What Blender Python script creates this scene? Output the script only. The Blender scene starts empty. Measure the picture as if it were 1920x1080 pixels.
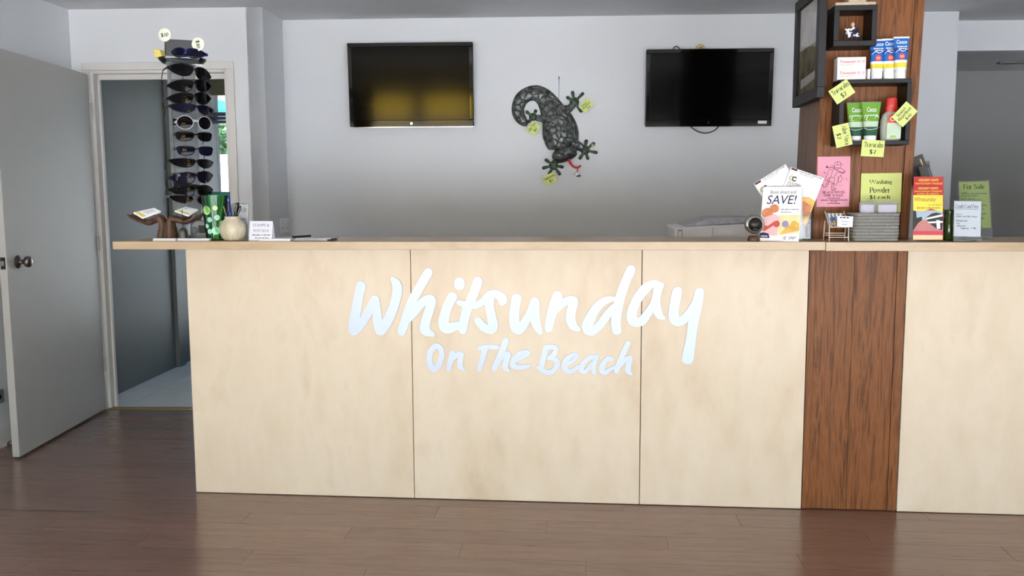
import bpy, math, random
from mathutils import Vector as V, Matrix
random.seed(7)
C = bpy.context.scene.collection
SC = bpy.context.scene
PI = math.pi
# ------------------------------------------------------------------ camera, sky, sun, exposure
F_PX, PITCH, YAW, ROLL, EYE = 1630.65, .1077, -.0911, -.0044, 1.334
H = 2.4457                       # ceiling height
YC, OV, ZT, TT = 3.659, .21, 1.145, .033   # counter front face, worktop overhang, worktop height, thickness
PSI = .0493                      # the back walls run 2.8 degrees off the counter
YD, YB = 5.26, 5.652
cp, sp = math.cos(PITCH), math.sin(PITCH); cy, sy = math.cos(YAW), math.sin(YAW)
FW = V((sy*cp, cy*cp, -sp)); R0 = V((cy, -sy, 0)); U0 = R0.cross(FW)
RT = math.cos(ROLL)*R0 + math.sin(ROLL)*U0; UP = -math.sin(ROLL)*R0 + math.cos(ROLL)*U0
EYEP = V((0, 0, EYE))
cam = bpy.data.cameras.new('camera'); cam.lens = F_PX/1920*36; cam.sensor_width = 36; cam.clip_start = .05
camo = bpy.data.objects.new('camera', cam); C.objects.link(camo)
m = Matrix.Identity(4)
for i in range(3):
    m[i][0], m[i][1], m[i][2], m[i][3] = RT[i], UP[i], -FW[i], EYEP[i]
camo.matrix_world = m
SC.camera = camo
w = bpy.data.worlds.new('daylight'); SC.world = w; w.use_nodes = True
wn = w.node_tree.nodes; wl = w.node_tree.links
sky = wn.new('ShaderNodeTexSky'); sky.sky_type = 'NISHITA'; sky.sun_disc = False
sky.sun_elevation = math.radians(62); sky.sun_rotation = math.radians(200); sky.air_density = 1.0; sky.dust_density = 2.0
wn['Background'].inputs[1].default_value = .20
wl.new(sky.outputs[0], wn['Background'].inputs[0])
sun = bpy.data.lights.new('sun', 'SUN'); sun.energy = 9.5; sun.angle = math.radians(.6); sun.color = (1, .985, .965)
suno = bpy.data.objects.new('sun', sun); C.objects.link(suno); suno.rotation_euler = (math.radians(30), math.radians(14), 0)
pl = bpy.data.lights.new('shopfront_portal', 'AREA'); pl.shape = 'RECTANGLE'; pl.size = 6.2; pl.size_y = 2.1
pl.cycles.is_portal = True
plo = bpy.data.objects.new('shopfront_portal', pl); C.objects.link(plo); plo.location = (.9, -2.2, 1.07); plo.rotation_euler = (math.radians(90), 0, 0)
SC.cycles.max_bounces = 14; SC.cycles.diffuse_bounces = 10; SC.cycles.glossy_bounces = 5; SC.cycles.transmission_bounces = 12
SC.view_settings.view_transform = 'Standard'; SC.view_settings.look = 'None'
SC.view_settings.exposure = 2.68; SC.view_settings.gamma = 1; SC.view_settings.use_curve_mapping = False
# ------------------------------------------------------------------ geometry helpers
def ray(px, py): return (FW*F_PX + RT*(px-960) - UP*(py-540)).normalized()
def hit(px, py, p, n):
    d = ray(px, py); n = V(n); return EYEP + d*((V(p)-EYEP).dot(n)/d.dot(n))
def hy(px, py, Y): return hit(px, py, (0, Y, 0), (0, 1, 0))
def hz(px, py, z): return hit(px, py, (0, 0, z), (0, 0, 1))
def hx(px, py, X): return hit(px, py, (X, 0, 0), (1, 0, 0))
WU = V((math.cos(PSI), math.sin(PSI), 0)); WV = V((-math.sin(PSI), math.cos(PSI), 0)); WO = V((0, YD, 0))
def W(u, v, z): return WO + WU*u + WV*v + V((0, 0, z))        # frame of the back walls
def hv(px, py, v): return hit(px, py, W(0, v, 0), WV)
def uu(p): return (p-WO).dot(WU)
def vv(p): return (p-WO).dot(WV)
VB = (YB-YD)*math.cos(PSI)
ORG = {}
class Fr:                      # a flat frame: origin, right, up, outward normal
    def __init__(s, o, u, v, n=None):
        s.o, s.u, s.v = V(o), V(u).normalized(), V(v).normalized(); s.n = V(n) if n else s.u.cross(s.v)
    def p(s, x, y, d=0): return s.o + s.u*x + s.v*y + s.n*d
FRONT = Fr((0, 0, 0), (1, 0, 0), (0, 0, 1))
def catmull(pts, k=6, closed=False):
    n = len(pts)
    if n < 3: return [tuple(p) for p in pts]
    out = []
    for i in range(n if closed else n-1):
        if closed: a, b, c, d = pts[(i-1) % n], pts[i], pts[(i+1) % n], pts[(i+2) % n]
        else: a, b, c, d = pts[max(i-1, 0)], pts[i], pts[i+1], pts[min(i+2, n-1)]
        for j in range(k):
            t = j/k
            out.append(tuple(.5*(2*q+(r-p)*t+(2*p-5*q+4*r-s)*t*t+(3*q-p-3*r+s)*t**3) for p, q, r, s in zip(a, b, c, d)))
    if not closed: out.append(tuple(pts[-1]))
    return out
class MB:
    def __init__(s): s.v = []; s.f = []; s.m = []
    def add(s, vs, fs, mi=0):
        b = len(s.v); s.v += [V(p) for p in vs]; s.f += [tuple(b+i for i in f) for f in fs]; s.m += [mi]*len(fs); return s
    def box(s, a, b, mi=0, R=None):
        x0, y0, z0 = a; x1, y1, z1 = b
        vs = [V((x, y, z)) for z in (z0, z1) for y in (y0, y1) for x in (x0, x1)]
        if R is not None: vs = [R @ p for p in vs]
        return s.add(vs, [(0, 2, 3, 1), (4, 5, 7, 6), (0, 1, 5, 4), (2, 6, 7, 3), (0, 4, 6, 2), (1, 3, 7, 5)], mi)
    def prism(s, pts, d0, d1, fr=FRONT, mi=0):     # polygon pulled from depth d0 to d1 along the frame normal
        n = len(pts)
        if sum(pts[i][0]*pts[(i+1) % n][1]-pts[(i+1) % n][0]*pts[i][1] for i in range(n)) < 0: pts = pts[::-1]
        vs = [fr.p(x, y, d0) for x, y in pts]+[fr.p(x, y, d1) for x, y in pts]
        fs = [tuple(range(n-1, -1, -1)), tuple(range(n, 2*n))]+[(i, (i+1) % n, n+(i+1) % n, n+i) for i in range(n)]
        return s.add(vs, fs, mi)
    def solid(s, bot, top, mi=0):                  # loft between two polygons of world points
        n = len(bot)
        return s.add(list(bot)+list(top), [tuple(range(n-1, -1, -1)), tuple(range(n, 2*n))]+[(i, (i+1) % n, n+(i+1) % n, n+i) for i in range(n)], mi)
    def tube(s, pts, r, n=8, mi=0, flat=None, closed=False):   # flat: (vector, factor) squeezes the section along a direction
        pts = [V(p) for p in pts]; k = len(pts)
        rs = r if isinstance(r, (list, tuple)) else [r]*k
        vs = []; fs = []; nrm = None
        for i in range(k):
            if closed: t = pts[(i+1) % k]-pts[i-1]
            else: t = pts[min(i+1, k-1)]-pts[max(i-1, 0)]
            t = t.normalized() if t.length > 1e-9 else V((0, 0, 1))
            if nrm is None:
                nrm = t.cross(V((0, 0, 1)) if abs(t.z) < .9 else V((1, 0, 0))).normalized()
            else:
                nrm = (nrm - t*nrm.dot(t)); nrm = nrm.normalized() if nrm.length > 1e-6 else t.orthogonal().normalized()
            bn = t.cross(nrm)
            for j in range(n):
                a = 2*PI*j/n; o = nrm*math.cos(a)*rs[i]+bn*math.sin(a)*rs[i]
                if flat: o -= flat[0]*o.dot(flat[0])*(1-flat[1])
                vs.append(pts[i]+o)
        for i in range(k if closed else k-1):
            for j in range(n):
                q = (i+1) % k; fs.append((i*n+j, i*n+(j+1) % n, q*n+(j+1) % n, q*n+j))
        if not closed: fs += [tuple(range(n-1, -1, -1)), tuple((k-1)*n+j for j in range(n))]
        return s.add(vs, fs, mi)
    def lathe(s, prof, c=(0, 0, 0), n=24, mi=0, sx=1, sy=1, R=None):
        vs = []; fs = []
        for r, z in prof:
            for j in range(n):
                a = 2*PI*j/n; p = V((r*math.cos(a)*sx, r*math.sin(a)*sy, z)); p = R @ p if R is not None else p
                vs.append(p+V(c))
        k = len(prof)
        for i in range(k-1):
            for j in range(n): fs.append((i*n+j, i*n+(j+1) % n, (i+1)*n+(j+1) % n, (i+1)*n+j))
        if prof[0][0] > 1e-6: fs.append(tuple(range(n-1, -1, -1)))
        if prof[-1][0] > 1e-6: fs.append(tuple((k-1)*n+j for j in range(n)))
        return s.add(vs, fs, mi)
    def ball(s, c, r, n=14, mi=0, sx=1, sy=1, sz=1, R=None):
        k = max(6, n//2)
        return s.lathe([(max(1e-7, r*math.sin(PI*i/k)), -r*sz*math.cos(PI*i/k)) for i in range(k+1)], c, n, mi, sx, sy, R)
    def ribbon(s, pts, ws, fr, d0, d1, mi=0, k=6):  # a brush stroke with round ends, pts in frame coordinates
        q = catmull([(p[0], p[1], a) for p, a in zip(pts, ws)], k)
        L = []; Rr = []
        for i in range(len(q)):
            a = q[max(i-1, 0)]; b = q[min(i+1, len(q)-1)]
            dx, dy = b[0]-a[0], b[1]-a[1]; l = math.hypot(dx, dy) or 1
            nx, ny = -dy/l, dx/l; h = q[i][2]/2
            L.append((q[i][0]+nx*h, q[i][1]+ny*h)); Rr.append((q[i][0]-nx*h, q[i][1]-ny*h))
        n = len(q)
        def cap(c, a, b):                          # round end from a to b about c
            a0 = math.atan2(a[1]-c[1], a[0]-c[0]); r = math.hypot(a[0]-c[0], a[1]-c[1])
            return [(c[0]+r*math.cos(a0-PI*j/8), c[1]+r*math.sin(a0-PI*j/8)) for j in range(1, 8)]
        c1 = cap(q[-1], L[-1], Rr[-1]); c0 = cap(q[0], Rr[0], L[0])
        rim = L + c1 + Rr[::-1] + c0
        e = 3e-5; D = [d1+e*i for i in range(n)] + [d1+e*(n-1)]*len(c1) + [d1+e*(n-1-i) for i in range(n)] + [d1]*len(c0)
        N = len(rim); fs = []                       # depth creeps along the stroke so that folds never lie in one plane
        for i in range(n-1): fs.append((i+1, i, N-len(c0)-1-i, N-len(c0)-2-i))
        fs.append(tuple([n-1]+[n+j for j in range(7)]+[n+7])[::-1])
        fs.append(tuple([0]+[N-1-j for j in range(7)]+[N-8]))
        s.add([fr.p(x, y, d) for (x, y), d in zip(rim, D)], fs, mi)
        if d1 != d0:
            vs = [fr.p(x, y, d0) for x, y in rim]+[fr.p(x, y, d1) for x, y in rim]; N = len(rim)
            s.add(vs, [(i, (i+1) % N, N+(i+1) % N, N+i) for i in range(N)], mi)
        return s
    def flat(s, vf, fr, box, d, mi=0):              # 2-D glyph mesh stretched to box (x0, y0, x1, y1) of the frame
        vs, fs = vf
        if not vs: return s
        xs = [p[0] for p in vs]; ys = [p[1] for p in vs]
        ax, bx, ay, by = min(xs), max(xs), min(ys), max(ys)
        sx = (box[2]-box[0])/max(bx-ax, 1e-6); sy_ = (box[3]-box[1])/max(by-ay, 1e-6)
        return s.add([fr.p(box[0]+(x-ax)*sx, box[1]+(y-ay)*sy_, d) for x, y in vs], fs, mi)
    def build(s, name, mats, parent=None, smooth=0, bevel=0, loc=None, seg=2):
        if parent is not None: o0 = ORG[parent.name]
        elif loc is not None: o0 = V(loc)
        else:
            xs = [p.x for p in s.v]; ys = [p.y for p in s.v]
            o0 = V(((min(xs)+max(xs))/2, (min(ys)+max(ys))/2, min(p.z for p in s.v)))
        me = bpy.data.meshes.new(name); me.from_pydata([p-o0 for p in s.v], [], s.f); me.update()
        mats = mats if isinstance(mats, (list, tuple)) else [mats]
        for x in mats: me.materials.append(x)
        me.polygons.foreach_set('material_index', s.m)
        if smooth:
            me.polygons.foreach_set('use_smooth', [True]*len(me.polygons)); me.set_sharp_from_angle(angle=math.radians(smooth))
        o = bpy.data.objects.new(name, me); C.objects.link(o)
        if parent is not None: o.parent = parent; o.location = (0, 0, 0)
        else: o.location = o0
        ORG[o.name] = o0
        if bevel:
            b = o.modifiers.new('edge', 'BEVEL'); b.width = bevel; b.segments = seg; b.limit_method = 'ANGLE'; b.angle_limit = math.radians(40)
        return o
def tag(o, label=None, cat=None, group=None, kind=None):
    if label: o['label'] = label
    if cat: o['category'] = cat
    if group: o['group'] = group
    if kind: o['kind'] = kind
    return o
def thing(name, label, cat, loc, group=None, rotz=0):
    o = bpy.data.objects.new(name, None); C.objects.link(o); o.location = loc; o.rotation_euler = (0, 0, rotz); o.empty_display_size = .05
    ORG[o.name] = V(loc) if rotz == 0 else V((0, 0, 0))
    return tag(o, label, cat, group)
def clone(o, parent=None):
    c = o.copy(); C.objects.link(c); ORG[c.name] = ORG.get(o.name, V((0, 0, 0)))
    if parent is not None: c.parent = parent
    for ch in [x for x in bpy.data.objects if x.parent == o]: clone(ch, c)
    return c
# ------------------------------------------------------------------ lettering
FONTC = {}
def bf(txt, shear=0, bold=0):                       # Blender's own sans face
    key = (txt, shear, bold)
    if key not in FONTC:
        cu = bpy.data.curves.new('t', 'FONT'); cu.body = txt; cu.shear = shear; cu.offset = bold; cu.resolution_u = 3
        o = bpy.data.objects.new('t', cu); C.objects.link(o)
        dg = bpy.context.evaluated_depsgraph_get(); dg.update()
        me = bpy.data.meshes.new_from_object(o.evaluated_get(dg))
        FONTC[key] = ([(p.co.x, p.co.y) for p in me.vertices], [tuple(f.vertices) for f in me.polygons])
        bpy.data.objects.remove(o); bpy.data.curves.remove(cu); bpy.data.meshes.remove(me)
    return FONTC[key]
def arc(cx, cy_, rx, ry, a0, a1, n=12):
    return [(cx+rx*math.cos(math.radians(a0+(a1-a0)*i/n)), cy_+ry*math.sin(math.radians(a0+(a1-a0)*i/n))) for i in range(n+1)]
_S = [(.55, .8), (.5, .95), (.33, 1), (.15, .93), (.1, .76), (.2, .6), (.42, .46), (.56, .3), (.5, .08), (.3, 0), (.12, .06), (.06, .22)]
_P = [[(.15, 0), (.15, 1)], [(.15, 1), (.4, 1)]+arc(.4, .74, .28, .26, 90, -90)+[(.15, .48)]]
_n = [(.1, .48), (.25, .64), (.4, .62), (.46, .45), (.46, 0)]
G = {'W': (1.3, [[(0, 1), (.33, 0), (.65, 1)], [(.65, 1), (.95, 0), (1.28, 1)]]), 'P': (.72, _P), 'F': (.66, [[(.12, 0), (.12, 1)], [(.12, 1), (.6, 1), (.6, .85)], [(.12, .52), (.45, .52)]]),
 'S': (.64, [_S]), 'T': (.72, [[(.35, 0), (.35, 1)], [(.02, .82), (.03, .99), (.67, .99), (.68, .82)]]), '$': (.64, [_S, [(.33, -.14), (.33, 1.14)]]),
 '1': (.5, [[(.12, .8), (.28, .98), (.28, 0)]]), '7': (.6, [[(.06, .82), (.07, .98), (.55, .98), (.25, 0)]]), '0': (.62, [arc(.3, .5, .24, .5, 0, 360, 20)]),
 'I': (.4, [[(.2, 0), (.2, 1)]]), 'R': (.76, _P+[[(.38, .48), (.7, 0)]]), 'A': (.78, [[(.05, 0), (.38, 1), (.72, 0)], [(.18, .36), (.58, .36)]]),
 'V': (.74, [[(.02, 1), (.36, 0), (.7, 1)]]), 'C': (.78, [arc(.4, .5, .34, .5, 48, 312, 16)]), 'O': (.84, [arc(.42, .5, .36, .5, 0, 360, 20)]),
 'B': (.7, [_P[0], [(.15, 1), (.36, 1)]+arc(.36, .77, .22, .23, 90, -90)+[(.15, .54)], [(.36, .54)]+arc(.38, .27, .26, .27, 90, -90)+[(.15, 0)]]),
 'E': (.68, [[(.12, 0), (.12, 1)], [(.12, .99), (.58, .99), (.58, .86)], [(.12, .52), (.45, .52)], [(.12, .01), (.6, .01), (.62, .16)]]),
 'H': (.86, [[(.12, 0), (.12, 1)], [(.72, 0), (.72, 1)], [(.12, .52), (.72, .52)]]), 'L': (.64, [[(.12, 0), (.12, 1)], [(.12, .01), (.56, .01), (.58, .18)]]),
 'D': (.8, [[(.12, 0), (.12, 1)], [(.12, 1), (.35, 1)]+arc(.35, .5, .36, .5, 90, -90)+[(.12, 0)]]), 'N': (.84, [[(.12, 0), (.12, 1)], [(.12, 1), (.7, 0)], [(.7, 0), (.7, 1)]]), 'M': (1.0, [[(.1, 0), (.14, 1)], [(.14, 1), (.48, .05), (.82, 1)], [(.82, 1), (.86, 0)]]),
 '&': (.86, [[(.78, .5), (.56, .12), (.3, 0), (.1, .15), (.15, .4), (.42, .62), (.46, .88), (.32, 1), (.2, .85), (.32, .58), (.78, 0)]]),
 'a': (.56, [[(.1, .52), (.22, .65), (.38, .6), (.42, .45), (.42, .1), (.54, .02)], [(.42, .4), (.2, .32), (.08, .18), (.2, .01), (.42, .15)]]),
 'b': (.6, [[(.1, 0), (.1, 1)], arc(.3, .33, .22, .33, 140, -140)]), 's': (.46, [[(x*.7, y*.66) for x, y in _S]]), 'h': (.6, [[(.1, 0), (.1, 1)], _n]), 'n': (.6, [[(.1, 0), (.1, .66)], _n]),
 'i': (.28, [[(.13, 0), (.13, .66)], [(.13, .86), (.13, .93)]]), 'l': (.28, [[(.13, 0), (.13, 1)]]), 'o': (.58, [arc(.28, .33, .22, .33, 0, 360, 16)]),
 'g': (.58, [arc(.27, .45, .18, .2, 0, 360, 14), [(.42, .58), (.55, .64)], [(.2, .27), (.1, .12), (.4, .03), (.5, -.12), (.3, -.28), (.08, -.2), (.14, -.02)]]),
 'w': (.88, [[(.03, .66), (.23, 0), (.44, .66)], [(.44, .66), (.64, 0), (.84, .66)]]), 'd': (.6, [arc(.28, .33, .22, .33, 40, 320), [(.48, 1), (.48, 0)]]),
 'e': (.54, [[(.07, .38), (.47, .38)]+arc(.27, .33, .2, .33, 10, 315, 14)]), 'r': (.44, [[(.1, 0), (.1, .66)], [(.1, .45), (.22, .62), (.38, .62)]]), 'c': (.52, [arc(.28, .33, .22, .33, 48, 312)]),
 'v': (.58, [[(.03, .66), (.28, 0), (.53, .66)]]), 'm': (.94, [[(.1, 0), (.1, .66)], [(.1, .48), (.24, .64), (.38, .62), (.44, .45), (.44, 0)], [(.44, .48), (.58, .64), (.72, .62), (.78, .45), (.78, 0)]]),
 't': (.38, [[(.16, .86), (.16, .1), (.25, .01), (.36, .06)], [(.02, .64), (.34, .64)]]), 'p': (.6, [[(.1, -.3), (.1, .66)], arc(.3, .33, .22, .33, 140, -140)]), 'u': (.6, [[(.1, .66), (.1, .2), (.2, .02), (.36, .08), (.46, .25)], [(.46, .66), (.46, 0)]]),
 'x': (.56, [[(.04, .66), (.5, 0)], [(.5, .66), (.04, 0)]]), 'f': (.4, [[(.14, 0), (.14, .8), (.22, .98), (.38, .94)], [(.02, .64), (.32, .64)]]), '-': (.4, [[(.05, .33), (.33, .33)]]), ':': (.25, [[(.12, .02), (.12, .1)], [(.12, .5), (.12, .58)]]), '.': (.25, [[(.12, .0), (.12, .09)]]), '2': (.6, [[(.08, .75), (.15, .95), (.3, 1), (.48, .9), (.5, .7), (.06, .01), (.55, .01), (.57, .15)]]), '5': (.6, [[(.52, .99), (.15, .99), (.12, .58), (.35, .6), (.54, .4), (.5, .12), (.3, 0), (.06, .08)]]),
 '%': (.9, [arc(.2, .78, .14, .2, 0, 360), arc(.66, .22, .14, .2, 0, 360), [(.7, 1), (.16, 0)]])}
def sf(txt, shear=0, bold=1.0):                     # a book serif face: thick uprights, thin bars, feet
    vs, fs = [], []; x0 = 0
    th, tn = .078*bold, .036*bold
    def seg(pts):
        n = len(pts); b = len(vs)
        for i in range(n):
            a = pts[max(i-1, 0)]; c = pts[min(i+1, n-1)]
            dx, dy = c[0]-a[0], c[1]-a[1]; l = math.hypot(dx, dy) or 1
            h = math.hypot(th*dy/l, tn*dx/l)
            if dy/l < -.3 and abs(dx)/l > .2: h *= 1.15
            elif dy/l > .3 and abs(dx)/l > .2: h *= .75
            nx, ny = -dy/l*h, dx/l*h
            for sg in (1, -1):
                X, Y = pts[i][0]+nx*sg, pts[i][1]+ny*sg
                vs.append((x0+X+Y*shear, Y))
        for i in range(n-1): fs.append((b+2*i, b+2*i+1, b+2*i+3, b+2*i+2))
    for ch in txt:
        if ch == ' ': x0 += .36; continue
        wd, st = G[ch]
        for s_ in st:
            seg(s_)
            for e, q in ((s_[0], s_[1]), (s_[-1], s_[-2])):
                if abs(e[1]-q[1]) > .9*abs(e[0]-q[0]) and min(abs(e[1]-z) for z in (0, .66, 1, -.3)) < .004 and abs(e[1]-q[1]) > .3:
                    seg([(e[0]-.11, e[1]), (e[0]+.11, e[1])])
        x0 += wd+.04
    return vs, fs
def bars(n, seed, gap=.25):                         # lines too small to read: a row of short word marks
    r = random.Random(seed); vs = []; fs = []; x = 0
    for i in range(n):
        l = r.uniform(.5, 2.2); b = len(vs)
        vs += [(x, 0), (x+l, 0), (x+l, 1), (x, 1)]; fs.append((b, b+1, b+2, b+3)); x += l+gap+.2
    return vs, fs
# ------------------------------------------------------------------ materials
def lin(c): return tuple((x/255/12.92 if x <= 10 else ((x/255+.055)/1.055)**2.4) for x in c)+(1,)
def mat(name, col, rough=.6, metal=0, var=.06, scale=30, bump=0, spec=.5, trans=0, ior=1.45, emit=0, alpha=1, stretch=(1, 1, 1), coat=0, col2=None, detail=4):
    mt = bpy.data.materials.new(name); mt.use_nodes = True; nt = mt.node_tree; N = nt.nodes; L = nt.links; b = N['Principled BSDF']
    b.inputs['Roughness'].default_value = rough; b.inputs['Metallic'].default_value = metal; b.inputs['Specular IOR Level'].default_value = spec
    b.inputs['Transmission Weight'].default_value = trans; b.inputs['IOR'].default_value = ior; b.inputs['Coat Weight'].default_value = coat; b.inputs['Coat Roughness'].default_value = .05
    c = lin(col)
    tc = N.new('ShaderNodeTexCoord'); mp = N.new('ShaderNodeMapping'); mp.inputs['Scale'].default_value = stretch
    L.new(tc.outputs['Object'], mp.inputs[0])
    nz = N.new('ShaderNodeTexNoise'); nz.inputs['Scale'].default_value = scale; nz.inputs['Detail'].default_value = detail; L.new(mp.outputs[0], nz.inputs['Vector'])
    rp = N.new('ShaderNodeValToRGB'); e = rp.color_ramp.elements
    e[0].position, e[1].position = .3, .7
    e[0].color = tuple(max(0, x*(1-var)) for x in c[:3])+(1,)
    e[1].color = lin(col2) if col2 else tuple(min(1, x*(1+var)) for x in c[:3])+(1,)
    L.new(nz.outputs['Fac'], rp.inputs[0]); L.new(rp.outputs[0], b.inputs['Base Color'])
    if bump:
        bp = N.new('ShaderNodeBump'); bp.inputs['Strength'].default_value = bump; bp.inputs['Distance'].default_value = .002
        L.new(nz.outputs['Fac'], bp.inputs['Height']); L.new(bp.outputs[0], b.inputs['Normal'])
    if emit:
        L.new(rp.outputs[0], b.inputs['Emission Color']); b.inputs['Emission Strength'].default_value = emit
    return mt
def wood(name, cols, scale=(1, 1, 1), rough=.45, wave=8, dist=6, nscale=3, bump=.1, random_obj=.0, spec=.5, coat=0):
    mt = bpy.data.materials.new(name); mt.use_nodes = True; nt = mt.node_tree; N = nt.nodes; L = nt.links; b = N['Principled BSDF']
    b.inputs['Roughness'].default_value = rough; b.inputs['Specular IOR Level'].default_value = spec; b.inputs['Coat Weight'].default_value = coat
    tc = N.new('ShaderNodeTexCoord'); oi = N.new('ShaderNodeObjectInfo'); ad = N.new('ShaderNodeVectorMath'); ad.operation = 'MULTIPLY_ADD'
    cb = N.new('ShaderNodeCombineXYZ')
    for i in range(3): L.new(oi.outputs['Random'], cb.inputs[i])
    L.new(cb.outputs[0], ad.inputs[0]); ad.inputs[1].default_value = (37, 51, 23); L.new(tc.outputs['Object'], ad.inputs[2])
    mp = N.new('ShaderNodeMapping'); mp.inputs['Scale'].default_value = scale; L.new(ad.outputs[0], mp.inputs[0])
    n1 = N.new('ShaderNodeTexNoise'); n1.inputs['Scale'].default_value = nscale; n1.inputs['Detail'].default_value = 8; n1.inputs['Roughness'].default_value = .62; n1.inputs['Distortion'].default_value = dist*.12
    L.new(mp.outputs[0], n1.inputs['Vector'])
    n2 = N.new('ShaderNodeTexNoise'); n2.inputs['Scale'].default_value = nscale*6; n2.inputs['Detail'].default_value = 5; L.new(mp.outputs[0], n2.inputs['Vector'])
    mx = N.new('ShaderNodeMix'); mx.inputs[0].default_value = .35; L.new(n1.outputs['Fac'], mx.inputs[2]); L.new(n2.outputs['Fac'], mx.inputs[3])
    rp = N.new('ShaderNodeValToRGB'); e = rp.color_ramp.elements
    while len(e) < len(cols): e.new(.5)
    for i, c in enumerate(cols): e[i].position = .3+.4*i/(len(cols)-1); e[i].color = lin(c)
    L.new(mx.outputs[0], rp.inputs[0])
    if random_obj:
        hs = N.new('ShaderNodeHueSaturation'); mr = N.new('ShaderNodeMapRange'); mr.inputs[3].default_value = 1-random_obj; mr.inputs[4].default_value = 1+random_obj
        L.new(oi.outputs['Random'], mr.inputs[0]); L.new(mr.outputs[0], hs.inputs['Value']); L.new(rp.outputs[0], hs.inputs['Color']); L.new(hs.outputs[0], b.inputs['Base Color'])
    else: L.new(rp.outputs[0], b.inputs['Base Color'])
    if bump:
        bp = N.new('ShaderNodeBump'); bp.inputs['Strength'].default_value = bump; bp.inputs['Distance'].default_value = .001
        L.new(mx.outputs[0], bp.inputs['Height']); L.new(bp.outputs[0], b.inputs['Normal'])
    return mt
M = {}
M['wall'] = mat('wall_paint', (218, 221, 224), .6, var=.015, scale=3, bump=.02)
M['wallcool'] = mat('hall_dim_paint', (114, 118, 116), .6, var=.02, scale=3)  # dimness of the hall is put into this darker wall colour
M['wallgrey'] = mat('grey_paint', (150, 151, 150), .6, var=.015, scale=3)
M['ceil'] = mat('ceiling_paint', (212, 213, 215), .75, var=.02, scale=4, bump=.03)
M['gloss'] = mat('door_enamel', (176, 175, 170), .4, var=.02, scale=5)
M['trim'] = mat('trim_enamel', (216, 214, 210), .4, var=.02, scale=6)
M['maple'] = wood('maple_laminate', [(210, 189, 160), (222, 205, 179), (228, 213, 190), (215, 196, 168)], (1.2, 1.2, .55), .38, nscale=1.6, bump=0, random_obj=.015)
M['mapletop'] = wood('maple_worktop', [(168, 142, 108), (188, 163, 130), (196, 173, 141)], (.5, 2, 2), .3, nscale=3, bump=0)
M['edge'] = mat('panel_core', (60, 48, 36), .8)
M['jarrah'] = wood('red_timber', [(60, 33, 15), (104, 63, 32), (138, 88, 49), (96, 57, 29), (150, 102, 60)], (5, 5, .32), .4, nscale=3.4, dist=16, bump=.08, random_obj=.06, spec=.25)
M['jarrahdark'] = wood('dark_timber', [(84, 60, 46), (122, 94, 76), (136, 108, 88)], (7, 7, .5), .5, nscale=3, bump=.1)
M['floor'] = wood('brown_laminate', [(74, 54, 45), (121, 92, 78), (130, 100, 85), (117, 88, 74), (137, 106, 91)], (.55, 9, 9), .24, nscale=2.6, dist=8, bump=.02, random_obj=.07, spec=1.0)
M['subfloor'] = mat('floor_joint', (62, 44, 36), .7)
M['tile'] = mat('hall_tile', (236, 240, 236), .22, var=.04, scale=4)
M['grout'] = mat('grout', (120, 122, 118), .9)
M['brass'] = mat('threshold_metal', (166, 148, 104), .4, metal=.7)
M['chrome'] = mat('chrome', (205, 205, 205), .12, metal=1)
M['steel'] = mat('dull_steel', (120, 116, 110), .32, metal=1)
M['darkmetal'] = mat('dark_metal', (52, 48, 44), .35, metal=.8)
M['black'] = mat('black_paint', (20, 20, 21), .5)
M['blackgloss'] = mat('black_gloss', (6, 6, 8), .06, spec=.6)
M['screen'] = mat('screen_glass', (3, 3, 4), .1, spec=.2, var=0)
M['silver'] = mat('silver_lettering', (196, 208, 232), .42, metal=.3, var=.01, scale=2)
M['white'] = mat('white_card', (240, 240, 242), .6, var=.01)
M['paperw'] = mat('white_paper', (228, 230, 240), .7, var=.02)
M['yellow'] = mat('yellow_card', (214, 226, 138), .7, var=.02)
M['pink'] = mat('pink_card', (236, 166, 186), .7, var=.02)
M['green'] = mat('green_card', (152, 168, 92), .7, var=.03)
M['ink'] = mat('black_ink', (26, 26, 28), .7)
M['inkgrey'] = mat('grey_ink', (120, 120, 128), .7)
M['inkred'] = mat('red_ink', (200, 58, 62), .7)
M['inknavy'] = mat('navy_ink', (40, 42, 84), .7)
M['inkgold'] = mat('gold_ink', (196, 180, 120), .6)
M['whiteplastic'] = mat('white_plastic', (240, 241, 246), .35, var=.02)
M['greyplastic'] = mat('grey_plastic', (130, 134, 136), .4)
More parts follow.
